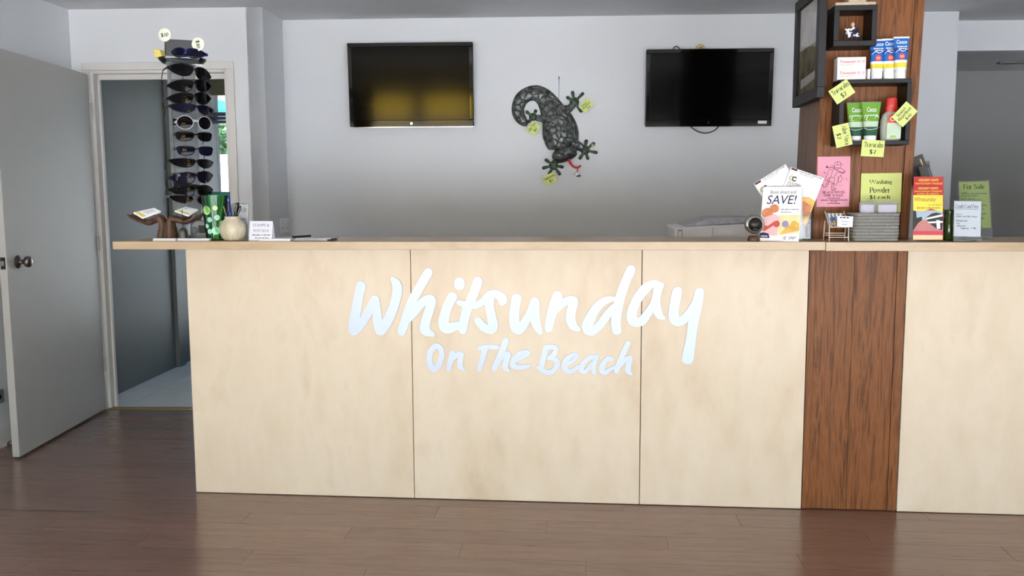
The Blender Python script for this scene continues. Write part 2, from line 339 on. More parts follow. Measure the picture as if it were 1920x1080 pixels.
def thin(name, col, haze=0., haze_col=(220, 220, 225), rough=.03, refl=1.0):
    """thin clear sheet: light passes straight through, with a mirror glint growing at grazing angles and some milky haze"""
    mt = bpy.data.materials.new(name); mt.use_nodes = True; nt = mt.node_tree; N = nt.nodes; L = nt.links; N.remove(N['Principled BSDF']); out = N['Material Output']
    tr = N.new('ShaderNodeBsdfTransparent'); tr.inputs[0].default_value = lin(col)
    df = N.new('ShaderNodeBsdfDiffuse'); nz = N.new('ShaderNodeTexNoise'); nz.inputs['Scale'].default_value = 60
    rp = N.new('ShaderNodeValToRGB'); rp.color_ramp.elements[0].color = lin(tuple(x*.85 for x in haze_col)); rp.color_ramp.elements[1].color = lin(haze_col); L.new(nz.outputs['Fac'], rp.inputs[0]); L.new(rp.outputs[0], df.inputs[0])
    m1 = N.new('ShaderNodeMixShader'); m1.inputs[0].default_value = haze; L.new(tr.outputs[0], m1.inputs[1]); L.new(df.outputs[0], m1.inputs[2])
    gl = N.new('ShaderNodeBsdfGlossy'); gl.inputs['Roughness'].default_value = rough; fz = N.new('ShaderNodeFresnel'); fz.inputs[0].default_value = 1.35
    mu = N.new('ShaderNodeMath'); mu.operation = 'MULTIPLY'; mu.inputs[1].default_value = refl; L.new(fz.outputs[0], mu.inputs[0])
    m2 = N.new('ShaderNodeMixShader'); L.new(mu.outputs[0], m2.inputs[0]); L.new(m1.outputs[0], m2.inputs[1]); L.new(gl.outputs[0], m2.inputs[2]); L.new(m2.outputs[0], out.inputs[0])
    return mt
M['acrylic'] = thin('clear_acrylic', (246, 248, 248), .02)
M['acrylicgrey'] = thin('smoky_acrylic', (228, 230, 231), .26, (176, 180, 181))
M['glass'] = thin('window_glass', (206, 209, 211), .0)
def pmat(k, col, **a): M[k] = mat(k, col, **a); return M[k]
# ------------------------------------------------------------------ the room shell
def S(o): return tag(o, kind='structure')
def wbox(mb, u0, u1, v0, v1, z0, z1, mi=0):
    return mb.solid([W(u0, v0, z0), W(u1, v0, z0), W(u1, v1, z0), W(u0, v1, z0)], [W(u0, v0, z1), W(u1, v0, z1), W(u1, v1, z1), W(u0, v1, z1)], mi)
XL = hv(128, 18, 0).x
XR, YF = 4.2, -2.2
UL = uu(hv(128, 60, 0))
ud0 = uu(hz(199, 769, 0)); ud1 = uu(hv(430, 250, 0)); ur = uu(hv(498, 200, 0)); uc = uu(hv(1791, 180, VB))
zdoor = hv(300, 131, 0).z
uh = uu(hz(213, 744, 0)); VH = 2.3
fl = S(MB().box((XL-.1, YF, -.06), (XR, 8.6, -.004)).build('floor', M['subfloor']))
PW, PLN = .128, 1.25
plank_me = None
row = 0; y = 2.42
while y < 5.25:
    xe = -.9 if y > 3.75 else 3.3
    x = XL - (row*.47) % PLN
    while x < xe:
        a, b = max(x, XL), min(x+PLN-.0015, xe+.6)
        if b-a > .05:
            MB().box((a, y, -.012), (b, y+PW-.0012, 0)).build('plank', M['floor'], fl)
        x += PLN
    y += PW; row += 1
S(MB().box((XL-.6, YF-.1, H), (XR+.6, 9.0, H+.1)).build('ceiling', M['ceil']))
S(MB().box((XL-.1, YF, -.05), (XL, W(UL, 0, 0).y+.08, H)).build('wall_left', M['wall']))
b = MB(); wbox(b, UL-.05, ud0, 0, .09, -.05, H); wbox(b, ud0, ud1, 0, .09, zdoor, H); wbox(b, ud1, ur-.001, 0, .09, -.05, H); wbox(b, ur-.1, ur, .0, VB+.1, -.05, H)
S(b.build('wall_doorway', M['wall']))
b = MB(); wbox(b, ur-.05, uc, VB, VB+.12, -.05, H); S(b.build('wall_back', M['wall']))
S(MB().box((XR, YF, -.05), (XR+.1, 8.6, H)).build('wall_right', M['wall']))
# back office seen past the end of the back wall
V1 = vv(hit(1800, 39, (0, 0, H), (0, 0, 1))); p = hv(1850, 95, V1); ZL = p.z
V2 = vv(hit(1850, 133, (0, 0, ZL), (0, 0, 1)))
b = MB(); wbox(b, uc-1.0, XR-.02, V1, V1+.1, ZL, H); S(b.build('wall_bulkhead', M['wall']))
b = MB(); wbox(b, uc-1.0, XR-.02, V1+.1, V2+.1, ZL, ZL+.05); S(b.build('ceiling_office', M['ceil']))
b = MB(); wbox(b, uc-1.0, XR-.02, V2, V2+.1, -.05, ZL); S(b.build('wall_office', M['wallgrey']))
b = MB(); wbox(b, uc-1.1, uc-1.0, VB+.12, V2+.1, -.05, H); S(b.build('wall_office_side', M['wallgrey']))
t0 = hit(1905, 116, (0, 0, ZL), (0, 0, 1))
tv = thing('ceiling_vent', 'thin dark slot vent in the low office ceiling at far right', 'vent', t0+V((0, 0, -.012)))
MB().box(t0+V((-.12, -.03, -.012)), t0+V((.2, .03, -.0005))).build('frame', M['greyplastic'], tv, bevel=.002)
MB().box(t0+V((-.09, -.012, -.014)), t0+V((.17, .012, -.011))).build('slot', M['black'], tv)
# shopfront behind the camera: header, piers, mullions, an added light-blocking board and roof
b = MB().box((XL, YF-.1, 2.1), (XR, YF, H)); b.box((XL-.1, YF-.1, -.05), (XL+.25, YF, 2.1)); b.box((XR-.2, YF-.1, -.05), (XR+.1, YF, 2.1))
S(b.build('wall_front', M['wall']))
pmat('darkmatt', (46, 46, 44), rough=.7)
S(MB().box((XL+.25, YF-.07, 1.62), (XR-.2, YF-.03, 2.1)).build('trim_14', M['darkmatt']))  # dark board added to cut low sky and darken the television reflections
pmat('posterglow', (236, 196, 60), rough=.6, emit=4)  # emission stands in for sun through the paper, brightening its television reflection
for x0_, x1_, lab in ((-2.5, -1.95, 'yellow window poster given an added glow, left of its twin in the shopfront'), (-1.75, -1.08, 'yellow window poster given an added glow, right of its twin in the shopfront')):
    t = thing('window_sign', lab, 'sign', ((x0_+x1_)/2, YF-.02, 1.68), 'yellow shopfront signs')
    MB().box((x0_, YF-.029, 1.68), (x1_, YF-.016, 1.99)).build('panel', M['posterglow'], t, bevel=.003)
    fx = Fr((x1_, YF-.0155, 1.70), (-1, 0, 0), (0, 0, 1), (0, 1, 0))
    MB().flat(bf('SERVICE'), fx, (.05, .1, x1_-x0_-.05, .22), .001).build('lettering', M['darkmatt'], t)
for i, x in enumerate((-.55, .95, 2.5)):
    S(MB().box((x-.03, YF-.08, 0), (x+.03, YF-.02, 2.1)).build('trim_%d' % (10+i), M['darkmetal']))
S(MB().box((XL-.5, -3.0, 2.45), (XR+.5, YF-.1, 2.55)).build('ceiling_sky_blocker', M['ceil']))  # unseen roof added to limit the sky reaching the room
pmat('pave', (196, 197, 198), rough=.9, var=.1, scale=2)
S(MB().box((-30, -40, -.2), (30, YF-.1, -.05)).build('floor_footpath', M['pave']))
S(MB().box((-30, 7.95, -.2), (30, 40, -.08)).build('floor_yard', M['pave']))
# hall behind the doorway
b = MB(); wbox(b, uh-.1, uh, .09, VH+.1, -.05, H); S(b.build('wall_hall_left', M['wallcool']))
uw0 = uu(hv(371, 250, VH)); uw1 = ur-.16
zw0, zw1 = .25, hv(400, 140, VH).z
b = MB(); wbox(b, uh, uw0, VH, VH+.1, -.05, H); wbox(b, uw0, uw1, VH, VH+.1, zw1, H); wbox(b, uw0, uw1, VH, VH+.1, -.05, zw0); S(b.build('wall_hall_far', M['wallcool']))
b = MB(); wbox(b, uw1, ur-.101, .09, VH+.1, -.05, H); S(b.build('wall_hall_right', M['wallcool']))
vc = vv(hz(335, 688, 0))
b = MB(); wbox(b, uh, uh+.03, vc-.02, vc+.1, -.0, H-.2); S(b.build('trim_1', M['wallcool'], bevel=.003))
tf = MB(); wbox(tf, ud0-.03, uw1, .0, VH, -.05, -.002); tf = S(tf.build('floor_hall', M['grout']))
tv0 = .03; k = 0
for i in range(5):
    for j in range(5):
        u = uh+.0-.19+.42*i; v = tv0+.42*j
        a0, a1 = max(u, uh), min(u+.416, uw1)
        if a1 > a0:
            q = MB(); wbox(q, a0, a1, v, min(v+.416, VH), -.01, .003); q.build('tile', M['tile'], tf)
b = MB(); wbox(b, ud0, ud1, -.012, .028, -.01, .007); S(b.build('trim_2', M['brass'], bevel=.002))
# door lining: jambs, head, stop, architrave
b = MB(); wbox(b, ud0, ud0+.018, -.002, .092, 0, zdoor); wbox(b, ud1-.018, ud1, -.002, .092, 0, zdoor); wbox(b, ud0, ud1, -.002, .092, zdoor-.018, zdoor)
wbox(b, ud0+.018, ud1-.018, .045, .06, zdoor-.05, zdoor-.018); wbox(b, ud0+.018, ud0+.03, .045, .06, 0, zdoor-.02)
S(b.build('trim_3', M['trim'], bevel=.002))
AW = .045
b = MB(); wbox(b, ud0-AW, ud1+AW, -.016, 0, zdoor, zdoor+AW); wbox(b, ud1, ud1+AW, -.016, 0, 0, zdoor); wbox(b, ud0-AW, ud0-.002, -.014, 0, 0, zdoor)
S(b.build('trim_4', M['trim'], bevel=.003))
# hall window: frame, transom rail, glass, blind
wd = tag(thing('window_1', None, None, W(uw0, VH, zw0)), kind='structure')
b = MB(); zr0, zr1 = hv(400, 232, VH).z, hv(400, 211, VH).z
wbox(b, uw0, uw0+.04, VH+.02, VH+.08, zw0, zw1); wbox(b, uw1-.04, uw1, VH+.02, VH+.08, zw0, zw1); wbox(b, uw0, uw1, VH+.02, VH+.08, zw1-.012, zw1); wbox(b, uw0, uw1, VH+.02, VH+.08, zw0, zw0+.05)
pmat('bluegrey', (88, 100, 122), rough=.4); b.build('window_frame', M['bluegrey'], wd, bevel=.003)
for a, c in ((zr0, zr0+(zr1-zr0)*.3), (zr0+(zr1-zr0)*.36, zr0+(zr1-zr0)*.62), (zr0+(zr1-zr0)*.68, zr1)):
    b = MB(); wbox(b, uw0, uw1, VH-.01, VH+.06, a, c); b.build('transom_rail', M['bluegrey'], wd, bevel=.004)
b = MB(); wbox(b, uw0, uw1, VH+.045, VH+.05, zw0, zw1); b.build('pane', M['glass'], wd)
pmat('olive', (112, 112, 88), rough=.8, bump=.1)
zb0, zb1 = hv(400, 180, VH).z, hv(400, 147, VH).z
b = MB(); wbox(b, uw0-.02, uw1, VH-.06, VH-.012, zb0, zb1); bl = b.build('window_blind', M['olive'], bevel=.012); tag(bl, 'rolled olive blind across the top of the hall window', 'blind')
# yard seen through that window
pmat('whitewash', (244, 244, 240), rough=.8, var=.03)
S(MB().box((-9, 14, -.1), (3, 14.12, 2.0)).build('wall_yard', M['whitewash']))
def leafy(name, label, c, rx, ry, rz, n, cols, seed, size):
    r = random.Random(seed); root = thing(name, label, 'shrub', (c[0], c[1], -.08)); mb = MB()
    for i in range(n):
        while True:
            q = V((r.uniform(-1, 1), r.uniform(-1, 1), r.uniform(-1, 1)))
            if .35 < q.length < 1: break
        p = V((c[0]+q.x*rx, c[1]+q.y*ry, c[2]+q.z*rz)); R = Matrix.Rotation(r.uniform(0, 6.3), 3, 'Z') @ Matrix.Rotation(r.uniform(.2, 1.3), 3, 'X'); s = size*r.uniform(.6, 1.3)
        mb.add([p+R @ V(a) for a in ((0, 0, 0), (s*.45, s*.5, s*.1), (0, s*1.2, 0), (-s*.45, s*.5, s*.1))], [(0, 1, 2, 3)], r.randrange(len(cols)))
    tag(mb.build('foliage', [M[x] for x in cols], root), kind='stuff')
    MB().tube([(c[0], c[1], -.08), (c[0]+.1, c[1], c[2]*.5), (c[0], c[1], c[2])], [.09, .07, .03]).build('trunk', M['jarrahdark'], root)
pmat('leaf1', (92, 132, 84), rough=.5); pmat('leaf2', (128, 164, 112), rough=.5); pmat('leaf3', (66, 100, 70), rough=.5)
q = hy(412, 262, 15.2)
leafy('garden_shrub', 'sunlit green shrub above the white yard wall, seen through hall window', (q.x, 15.2, q.z), 1.0, .6, .62, 2600, ('leaf1', 'leaf2', 'leaf3'), 3, .09)
pmat('teal', (40, 190, 180), rough=.5)
qa, qb, qc, qd = hy(399, 190, 11), hy(430, 196, 11), hy(430, 210, 10), hy(396, 210, 10)
b = MB(); up = V((0, 0, .03)); b.solid([qd, qc, qb, qa], [qd+up, qc+up, qb+up, qa+up]); sa = thing('awning', 'small teal shade awning outside the hall window', 'awning', (qd.x, 10.5, -.08))
b.build('canopy', M['teal'], sa)
for q in (qd, qc, qa, qb): MB().tube([(q.x, q.y, -.08), (q.x, q.y, q.z)], .025).build('post', M['whiteplastic'], sa)
# ------------------------------------------------------------------ open door against the left wall
dA, dB = hz(199, 766, .012), hz(37, 857, .012); dC = hz(23, 855, .012)
du = (dA-dB); du.z = 0; dw_ = du.length; du.normalize(); dn = V((-du.y, du.x, 0))
if dn.dot(V((1, 0, 0))) > 0: dn = -dn
DT = .036
d1 = tag(thing('door_1', None, None, (dA.x, dA.y, 0)), kind='structure')
def dq(a, t, z): return V((dB.x, dB.y, 0))+du*a+dn*t+V((0, 0, z))
ztop = hx(0, 92, dB.x).z
ztop = (hit(60, 108, (dB.x, dB.y, 0), dn)).z
MB().solid([dq(0, 0, .012), dq(dw_, 0, .012), dq(dw_, DT, .012), dq(0, DT, .012)], [dq(0, 0, ztop), dq(dw_, 0, ztop), dq(dw_, DT, ztop), dq(0, DT, ztop)]).build('door_leaf', M['gloss'], d1, bevel=.002)
kc = hit(33, 491, (dB.x, dB.y, 0), dn)
Rk = Matrix((-dn.cross(V((0, 0, 1))), V((0, 0, 1)), -dn)).transposed()     # local z points out of the door face
knob = [(.033, 0), (.034, .004), (.03, .009), (.018, .013), (.012, .018), (.0115, .03), (.017, .036), (.026, .042), (.029, .052), (.0265, .062), (.018, .068), (.004, .070)]
kb = MB().lathe(knob, kc, 28, R=Rk).build('door_knob', M['steel'], d1, smooth=50)
ka = (kc-V((dB.x, dB.y, 0))).dot(du)
lp = MB(); lz = kc.z; lp.add([dq(-.0015, .006, lz-.03), dq(-.0015, DT-.006, lz-.03), dq(-.0015, DT-.006, lz+.03), dq(-.0015, .006, lz+.03), dq(.003, .006, lz-.03), dq(.003, DT-.006, lz-.03), dq(.003, DT-.006, lz+.03), dq(.003, .006, lz+.03)], [(0, 1, 2, 3), (4, 7, 6, 5), (0, 4, 5, 1), (1, 5, 6, 2), (2, 6, 7, 3), (3, 7, 4, 0)])
lt = lp.build('latch_plate', M['darkmetal'], d1)
lb = MB(); lb.solid([dq(-.011, .012, lz-.012), dq(0, .010, lz-.012), dq(0, .024, lz-.012), dq(-.007, .024, lz-.012)], [dq(-.011, .012, lz+.012), dq(0, .010, lz+.012), dq(0, .024, lz+.012), dq(-.007, .024, lz+.012)]).build('latch_bolt', M['chrome'], lt)
for z in (.25, 1.0, 1.8):
    MB().tube([dq(dw_+.006, -.004, z), dq(dw_+.006, -.004, z+.09)], .007).build('hinge', M['gloss'], d1, smooth=40)
# baseboard, door stop and wall plate on the left wall
S(MB().box((XL, YF, 0), (XL+.016, W(UL, 0, 0).y-.05, .11)).build('baseboard_left', M['trim'], bevel=.004))
ds = hx(16, 832, XL+.016)
t = thing('door_stop', 'small chrome door stop on the baseboard behind the open door', 'door stop', (XL+.016, ds.y, ds.z))
Rx = Matrix.Rotation(PI/2, 3, 'Y')
MB().lathe([(.016, 0), (.016, .004), (.008, .008), (.008, .03)], t.location, 16, R=Rx).build('stem', M['chrome'], t, smooth=40)
MB().lathe([(.012, .03), (.016, .036), (.015, .046), (.008, .05)], t.location, 16, R=Rx).build('bumper', M['black'], t, smooth=40)
wp = hx(0, 743, XL)
t = thing('wall_socket', 'grey socket plate low on left wall beside the door edge', 'socket', (XL+.002, wp.y, wp.z))
MB().box((XL, wp.y-.06, wp.z-.036), (XL+.01, wp.y+.02, wp.z+.036)).build('plate', M['greyplastic'], t, bevel=.003)
MB().box((XL+.009, wp.y-.03, wp.z-.012), (XL+.014, wp.y-.005, wp.z+.012)).build('switch', M['darkmetal'], t, bevel=.002)
# ------------------------------------------------------------------ the reception counter
def xc(pa, pb): return (hy(pa[0], pa[1], YC).x+hy(pb[0], pb[1], YC).x)/2
X0 = xc((347, 470), (368, 927)); X1 = xc((769.5, 470), (777, 932)); X2 = xc((1203, 470), (1200, 943)); X3 = xc((1518, 470), (1502, 955)); X4 = xc((1702, 470), (1681, 961)); X5 = 3.1
cl = thing('reception_counter', 'maple panelled reception counter left of the timber pillar', 'counter', (X0, YC, 0), 'maple counter sections')
cr = thing('reception_counter', 'maple panelled counter section right of the timber pillar', 'counter', (X4, YC, 0), 'maple counter sections')
for a, b_ in ((X0, X1), (X1, X2), (X2, X3)):
    MB().box((a+.0016, YC, .003), (b_-.0016, YC+.018, ZT-TT)).build('panel', M['maple'], cl, bevel=.0008, seg=1)
MB().box((X4+.0016, YC, .003), (X5, YC+.018, ZT-TT-.006)).build('panel', M['maple'], cr, bevel=.0008, seg=1)
MB().box((X0, YC+.02, 0), (X0+.018, YC+.19, ZT-TT)).build('end_panel', M['maple'], cl)
MB().box((X0+.02, YC+.019, 0), (X3-.002, YC+.034, ZT-TT)).build('carcass', M['edge'], cl)
MB().box((X4+.004, YC+.019, 0), (X5, YC+.034, ZT-TT-.004)).build('carcass', M['edge'], cr)
def pil_x(pa, pb, z):                       # pillar edges lean slightly, so follow the line through two points of its face
    a, b_ = hy(*pa, YC), hy(*pb, YC); return a.x+(b_.x-a.x)*(z-a.z)/(b_.z-a.z)
YT0 = YC-OV; YT1 = 3.86
XT0 = hy(211, 460, YT0).x; XTj = hy(1548, 462, YT0).x
PD = .34
pl0, pr0 = pil_x((1523.5, 446), (1547, 0), ZT), pil_x((1704, 446), (1735, 0), ZT)
plL, prL = X3+.002, X4-.002
lp0 = min(pl0, plL)-.002; rp0 = max(pr0, prL)+.002
w1 = thing('worktop', 'long maple worktop left of the joint beside the pillar', 'worktop', (XT0, YT0, ZT-TT), 'counter worktops')
MB().prism([(XT0, YT0), (XTj, YT0), (XTj, YC+.004), (lp0, YC+.004), (lp0, YT1), (XT0, YT1)], ZT-TT, ZT, Fr((0, 0, 0), (1, 0, 0), (0, 1, 0))).build('top_board', M['mapletop'], w1, bevel=.0015)
w2 = thing('worktop', 'maple worktop running right past the front of the pillar', 'worktop', (XTj, YT0, ZT-TT), 'counter worktops')
MB().prism([(XTj+.001, YT0-.004), (X5, YT0-.004), (X5, YT1), (rp0, YT1), (rp0, YC+.004), (XTj+.001, YC+.004)], ZT-TT-.002, ZT-.001, Fr((0, 0, 0), (1, 0, 0), (0, 1, 0))).build('top_board', M['mapletop'], w2, bevel=.0015)
# ------------------------------------------------------------------ the timber pillar
pil = thing('pillar', 'red-brown timber clad pillar rising through the counter to the ceiling', 'pillar', ((X3+X4)/2, YC+.2, 0))
YP = YC+.006
def board(z0, z1, l0, r0, l1, r1, y0, y1, m_, name='board'):
    MB().solid([V((l0, y0, z0)), V((r0, y0, z0)), V((r0, y1, z0)), V((l0, y1, z0))], [V((l1, y0, z1)), V((r1, y0, z1)), V((r1, y1, z1)), V((l1, y1, z1))]).build(name, M[m_], pil, bevel=.0007, seg=1)
fr_ = [0, .075, .45, .80, .925, 1]           # joints across the face: edge strip, two boards, thin batten, edge strip
fr_ = [0, .07, .47, .905, 1]
for z0, z1, (a0, b0), (a1, b1) in ((0.004, ZT-TT-.003, (plL, prL), (plL, prL)), (ZT, H, (pl0, pr0), (pil_x((1523.5, 446), (1547, 0), H), pil_x((1704, 446), (1735, 0), H)))):
    for i in range(4):
        g = .0005; s0, s1 = fr_[i], fr_[i+1]; pr = .0 if i in (1, 2) else -.004
        board(z0, z1, a0+(b0-a0)*s0+g, a0+(b0-a0)*s1-g, a1+(b1-a1)*s0+g, a1+(b1-a1)*s1-g, YP+pr, YP+.02, 'jarrah')
    for k in range(3):
        ya, yb = YP+.02+k*(PD-.02)/3, YP+.02+(k+1)*(PD-.02)/3-.0015
        board(z0, z1, a0+.001, a0+.018, a1+.001, a1+.018, ya, yb, 'jarrahdark')
        board(z0, z1, b0-.018, b0-.001, b1-.018, b1-.001, ya, yb, 'jarrahdark')
    MB().solid([V((a0+.02, YP+.021, z0)), V((b0-.02, YP+.021, z0)), V((b0-.02, YP+PD-.002, z0)), V((a0+.02, YP+PD-.002, z0))], [V((a1+.02, YP+.021, z1)), V((b1-.02, YP+.021, z1)), V((b1-.02, YP+PD-.002, z1)), V((a1+.02, YP+PD-.002, z1))]).build('core', M['edge'], pil)
# ------------------------------------------------------------------ counter lettering
sg = thing('counter_sign', 'silver cut-out lettering on counter front reading Whitsunday On The Beach', 'sign', (0, YC-.006, .6))
def letter(strokes, ox, oy, sc, k=6):
    mb = MB(); fr = Fr((0, YC, 0), (1, 0, 0), (0, 0, 1), (0, -1, 0))
    mpp = (hy(1000, 600, YC)-hy(1001, 600, YC)).length
    for si, st in enumerate(strokes):
        P = []; Wd = []
        for q in st:
            h_ = hy(ox+q[0]/sc, oy+q[1]/sc, YC); P.append((h_.x, h_.z)); Wd.append(q[2]/sc*mpp)
        mb.ribbon(P, Wd, fr, .0005, .005+.0004*si, k=k)
    mb.build('letter', M['silver'], sg)
A_, B_ = (620, 470, 4.1526), (960, 470, 4.1538)
LET = [
 (A_, [[(238, 274, 76), (212, 400, 76), (187, 540, 80), (183, 615, 86)], [(183, 615, 86), (235, 572, 76), (300, 468, 70), (348, 384, 74)], [(348, 384, 74), (360, 460, 68), (372, 560, 80), (392, 614, 92)], [(392, 614, 92), (440, 555, 80), (490, 445, 76), (520, 330, 76), (516, 262, 72), (488, 222, 42)]]),
 (A_, [[(762, 170, 70), (700, 275, 72), (625, 420, 74), (556, 628, 68)], [(590, 560, 40), (640, 490, 66), (720, 400, 66), (782, 380, 76), (775, 445, 72), (745, 540, 74), (737, 615, 80), (795, 648, 40)]]),
 (A_, [[(950, 357, 74), (905, 450, 74), (880, 560, 84), (905, 602, 88), (960, 590, 72), (1015, 575, 60)], [(1148, 238, 72), (1095, 380, 74), (1055, 480, 74), (1030, 616, 66)], [(1000, 402, 38), (1080, 424, 56), (1170, 408, 54), (1240, 342, 60), (1292, 336, 66), (1340, 372, 70), (1336, 398, 58)], [(1246, 360, 66), (1238, 430, 70), (1255, 520, 72), (1266, 590, 76), (1240, 612, 70), (1190, 590, 64), (1150, 545, 58)]]),
 (A_, [[(1005, 248, 82), (1005, 257, 84), (1004, 266, 82)]]),
 (B_, [[(36, 372, 76), (22, 450, 74), (20, 560, 80), (46, 610, 84), (86, 578, 70), (140, 490, 62), (180, 400, 72)], [(180, 398, 72), (180, 480, 70), (188, 570, 68), (220, 632, 42)]]),
 (B_, [[(357, 352, 78), (325, 430, 78), (300, 530, 70), (286, 602, 62)], [(325, 490, 40), (380, 420, 62), (440, 385, 62), (480, 392, 70), (466, 455, 70), (456, 530, 74), (482, 590, 64), (520, 610, 32)]]),
 (B_, [[(925, 148, 68), (865, 290, 72), (822, 450, 76), (808, 560, 74), (816, 618, 72)], [(800, 372, 30), (730, 386, 58), (660, 440, 70), (602, 540, 78), (586, 600, 84), (622, 624, 72), (682, 578, 64), (740, 500, 62), (790, 440, 56)]]),
 (B_, [[(1160, 272, 46), (1100, 256, 58), (1032, 300, 74), (962, 400, 74), (930, 500, 76), (952, 550, 78), (1010, 546, 70), (1060, 480, 62), (1110, 400, 58), (1132, 310, 66)], [(1138, 292, 68), (1122, 380, 62), (1126, 450, 68), (1150, 505, 54), (1182, 522, 26)]]),
 (B_, [[(1286, 318, 74), (1265, 420, 74), (1256, 508, 74), (1280, 546, 78), (1330, 538, 70), (1390, 468, 62), (1440, 385, 60), (1457, 332, 72)], [(1457, 328, 72), (1435, 450, 78), (1410, 560, 76), (1394, 680, 74), (1376, 780, 84), (1366, 838, 90)]]),
 (A_, [[(820, 738, 42), (778, 785, 44), (771, 860, 44), (800, 920, 44), (838, 895, 44), (867, 820, 42), (855, 755, 42), (820, 738, 42)]]),
 (A_, [[(950, 797, 44), (930, 870, 42), (920, 920, 36)], [(935, 860, 24), (985, 812, 38), (1018, 806, 42), (1010, 850, 42), (1010, 898, 40), (1040, 924, 22)]]),
 (A_, [[(1162, 760, 34), (1220, 748, 38), (1300, 750, 34)], [(1205, 765, 45), (1180, 850, 42), (1160, 922, 34)], [(1367, 698, 46), (1330, 790, 48), (1290, 880, 44), (1275, 914, 42)], [(1305, 865, 30), (1350, 812, 36), (1383, 802, 42), (1370, 850, 42), (1360, 908, 44), (1385, 928, 22)]]),
 (B_, [[(40, 850, 30), (95, 820, 32), (128, 797, 36), (108, 786, 34), (58, 802, 38), (15, 850, 44), (8, 888, 44), (46, 906, 40), (98, 900, 36), (132, 892, 26)]]),
 (B_, [[(265, 757, 44), (245, 830, 42), (230, 900, 40), (232, 930, 34)], [(262, 752, 38), (320, 748, 40), (344, 768, 38), (320, 812, 36), (285, 836, 30)], [(285, 836, 30), (338, 842, 36), (355, 882, 40), (322, 932, 40), (270, 944, 40), (206, 906, 30)]]),
 (B_, [[(430, 882, 30), (480, 852, 30), (504, 818, 36), (480, 806, 32), (432, 840, 40), (408, 890, 42), (424, 932, 42), (470, 934, 38), (518, 898, 26)]]),
 (B_, [[(662, 826, 34), (610, 830, 38), (562, 870, 38), (538, 918, 42), (562, 942, 36), (606, 904, 32), (658, 842, 32)], [(660, 832, 36), (636, 890, 36), (634, 936, 34), (650, 954, 22)]]),
 (B_, [[(775, 846, 36), (750, 837, 36), (716, 870, 42), (697, 918, 42), (722, 948, 38), (770, 920, 32), (815, 900, 24)], [(904, 718, 38), (860, 810, 42), (826, 900, 42), (812, 936, 38)], [(838, 902, 26), (880, 850, 34), (918, 832, 42), (906, 890, 42), (904, 936, 42), (930, 958, 22)]]),
]
for fr0, st in LET: letter(st, *fr0)
# ------------------------------------------------------------------ televisions
def television(label, px, tilt, wallgap, extra):
    vpl = VB-wallgap
    P = [hv(x, y, vpl) for x, y in px]           # TL TR BR BL
    c = (P[0]+P[1]+P[2]+P[3])/4; wd_ = ((P[1]-P[0]).length+(P[2]-P[3]).length)/2; ht = ((P[3]-P[0]).length+(P[2]-P[1]).length)/2/math.cos(tilt)
    u = ((P[1]-P[0]).normalized()+(P[2]-P[3]).normalized()).normalized(); n0 = -WV
    up0 = u.cross(n0)*-1; up0 = up0 if up0.z > 0 else -up0
    n = (n0*math.cos(tilt)-up0*math.sin(tilt)).normalized(); v = (up0*math.cos(tilt)+n0*math.sin(tilt)).normalized()
    fr = Fr(c, u, v, n); root = thing('television', label, 'television', c)
    a, b_ = wd_/2, ht/2
    def rr(x0, y0, x1, y1): return [(x0, y0), (x1, y0), (x1, y1), (x0, y1)]
    MB().prism(rr(-a, -b_, a, b_), -.045, -.004, fr).build('casing', M['black'], root, bevel=.006)
    bz = .026; bb = .042
    mb = MB(); mb.prism(rr(-a, -b_, a, -b_+bb), -.004, .004, fr).prism(rr(-a, b_-bz, a, b_), -.004, .004, fr).prism(rr(-a, -b_+bb, -a+bz, b_-bz), -.004, .004, fr).prism(rr(a-bz, -b_+bb, a, b_-bz), -.004, .004, fr)
    mb.build('bezel', M['blackgloss'], root, bevel=.003)
    MB().prism(rr(-a+bz, -b_+bb, a-bz, b_-bz), -.004, .001, fr).build('screen', M['screen'], root)
    MB().prism(rr(-a, -b_-.003, a, -b_+.002), -.03, .003, fr).build('lower_trim', M['chrome'] if extra == 1 else M['blackgloss'], root)
    q = Fr(fr.p(0, -b_+bb/2, .0045), u, v, n)
    MB().prism([(.008*math.cos(i*PI/8), .008*math.sin(i*PI/8)) for i in range(16)], 0, .001, q).build('badge', M['chrome'], root)
    # wall bracket from casing back to wall
    MB().solid([fr.p(x, y, -.04) for x, y in rr(-.1, -.1, .1, .1)], [fr.p(x, y, -.04)+WV*(VB-.001-vv(fr.p(x, y, -.04))) for x, y in rr(-.1, -.1, .1, .1)]).build('wall_bracket', M['darkmetal'], root)
    return root, fr, a, b_
t1, f1, a1, b1 = television('flat black television left of the lizard, yellow reflections on screen', [(651, 82), (886, 79), (888, 237), (656, 238)], math.radians(3), .085, 1)
t2, f2, a2, b2 = television('flat black television right of the lizard with a cable loop below', [(1213, 93), (1451, 91), (1447, 235), (1210, 237)], math.radians(2.6), .085, 2)
MB().prism([(a2-.085, -b2+.012), (a2-.03, -b2+.012), (a2-.03, -b2+.03), (a2-.085, -b2+.03)], .004, .0052, f2).build('sticker', M['paperw'], t2)
cbp = [hv(x, y, VB-.03) for x, y in ((1290, 228), (1296, 238), (1307, 246), (1322, 250), (1337, 246), (1346, 238), (1350, 228))]
MB().tube(catmull([tuple(p) for p in cbp], 5), .0035, 6).build('cable', M['black'], t2, smooth=60)
cbp = [hv(x, y, VB-.05) for x, y in ((1261, 98), (1263, 90), (1268, 87), (1273, 90), (1275, 98))]
MB().tube(catmull([tuple(p) for p in cbp], 5), .003, 6).build('cable', M['black'], t2, smooth=60)
cbp = [hv(x, y, VB-.02) for x, y in ((1306, 94), (1309, 88), (1316, 86), (1321, 94))]
MB().tube(catmull([tuple(p) for p in cbp], 5), .009, 8).build('cable_tie', M['inkgold'], t2, smooth=60)
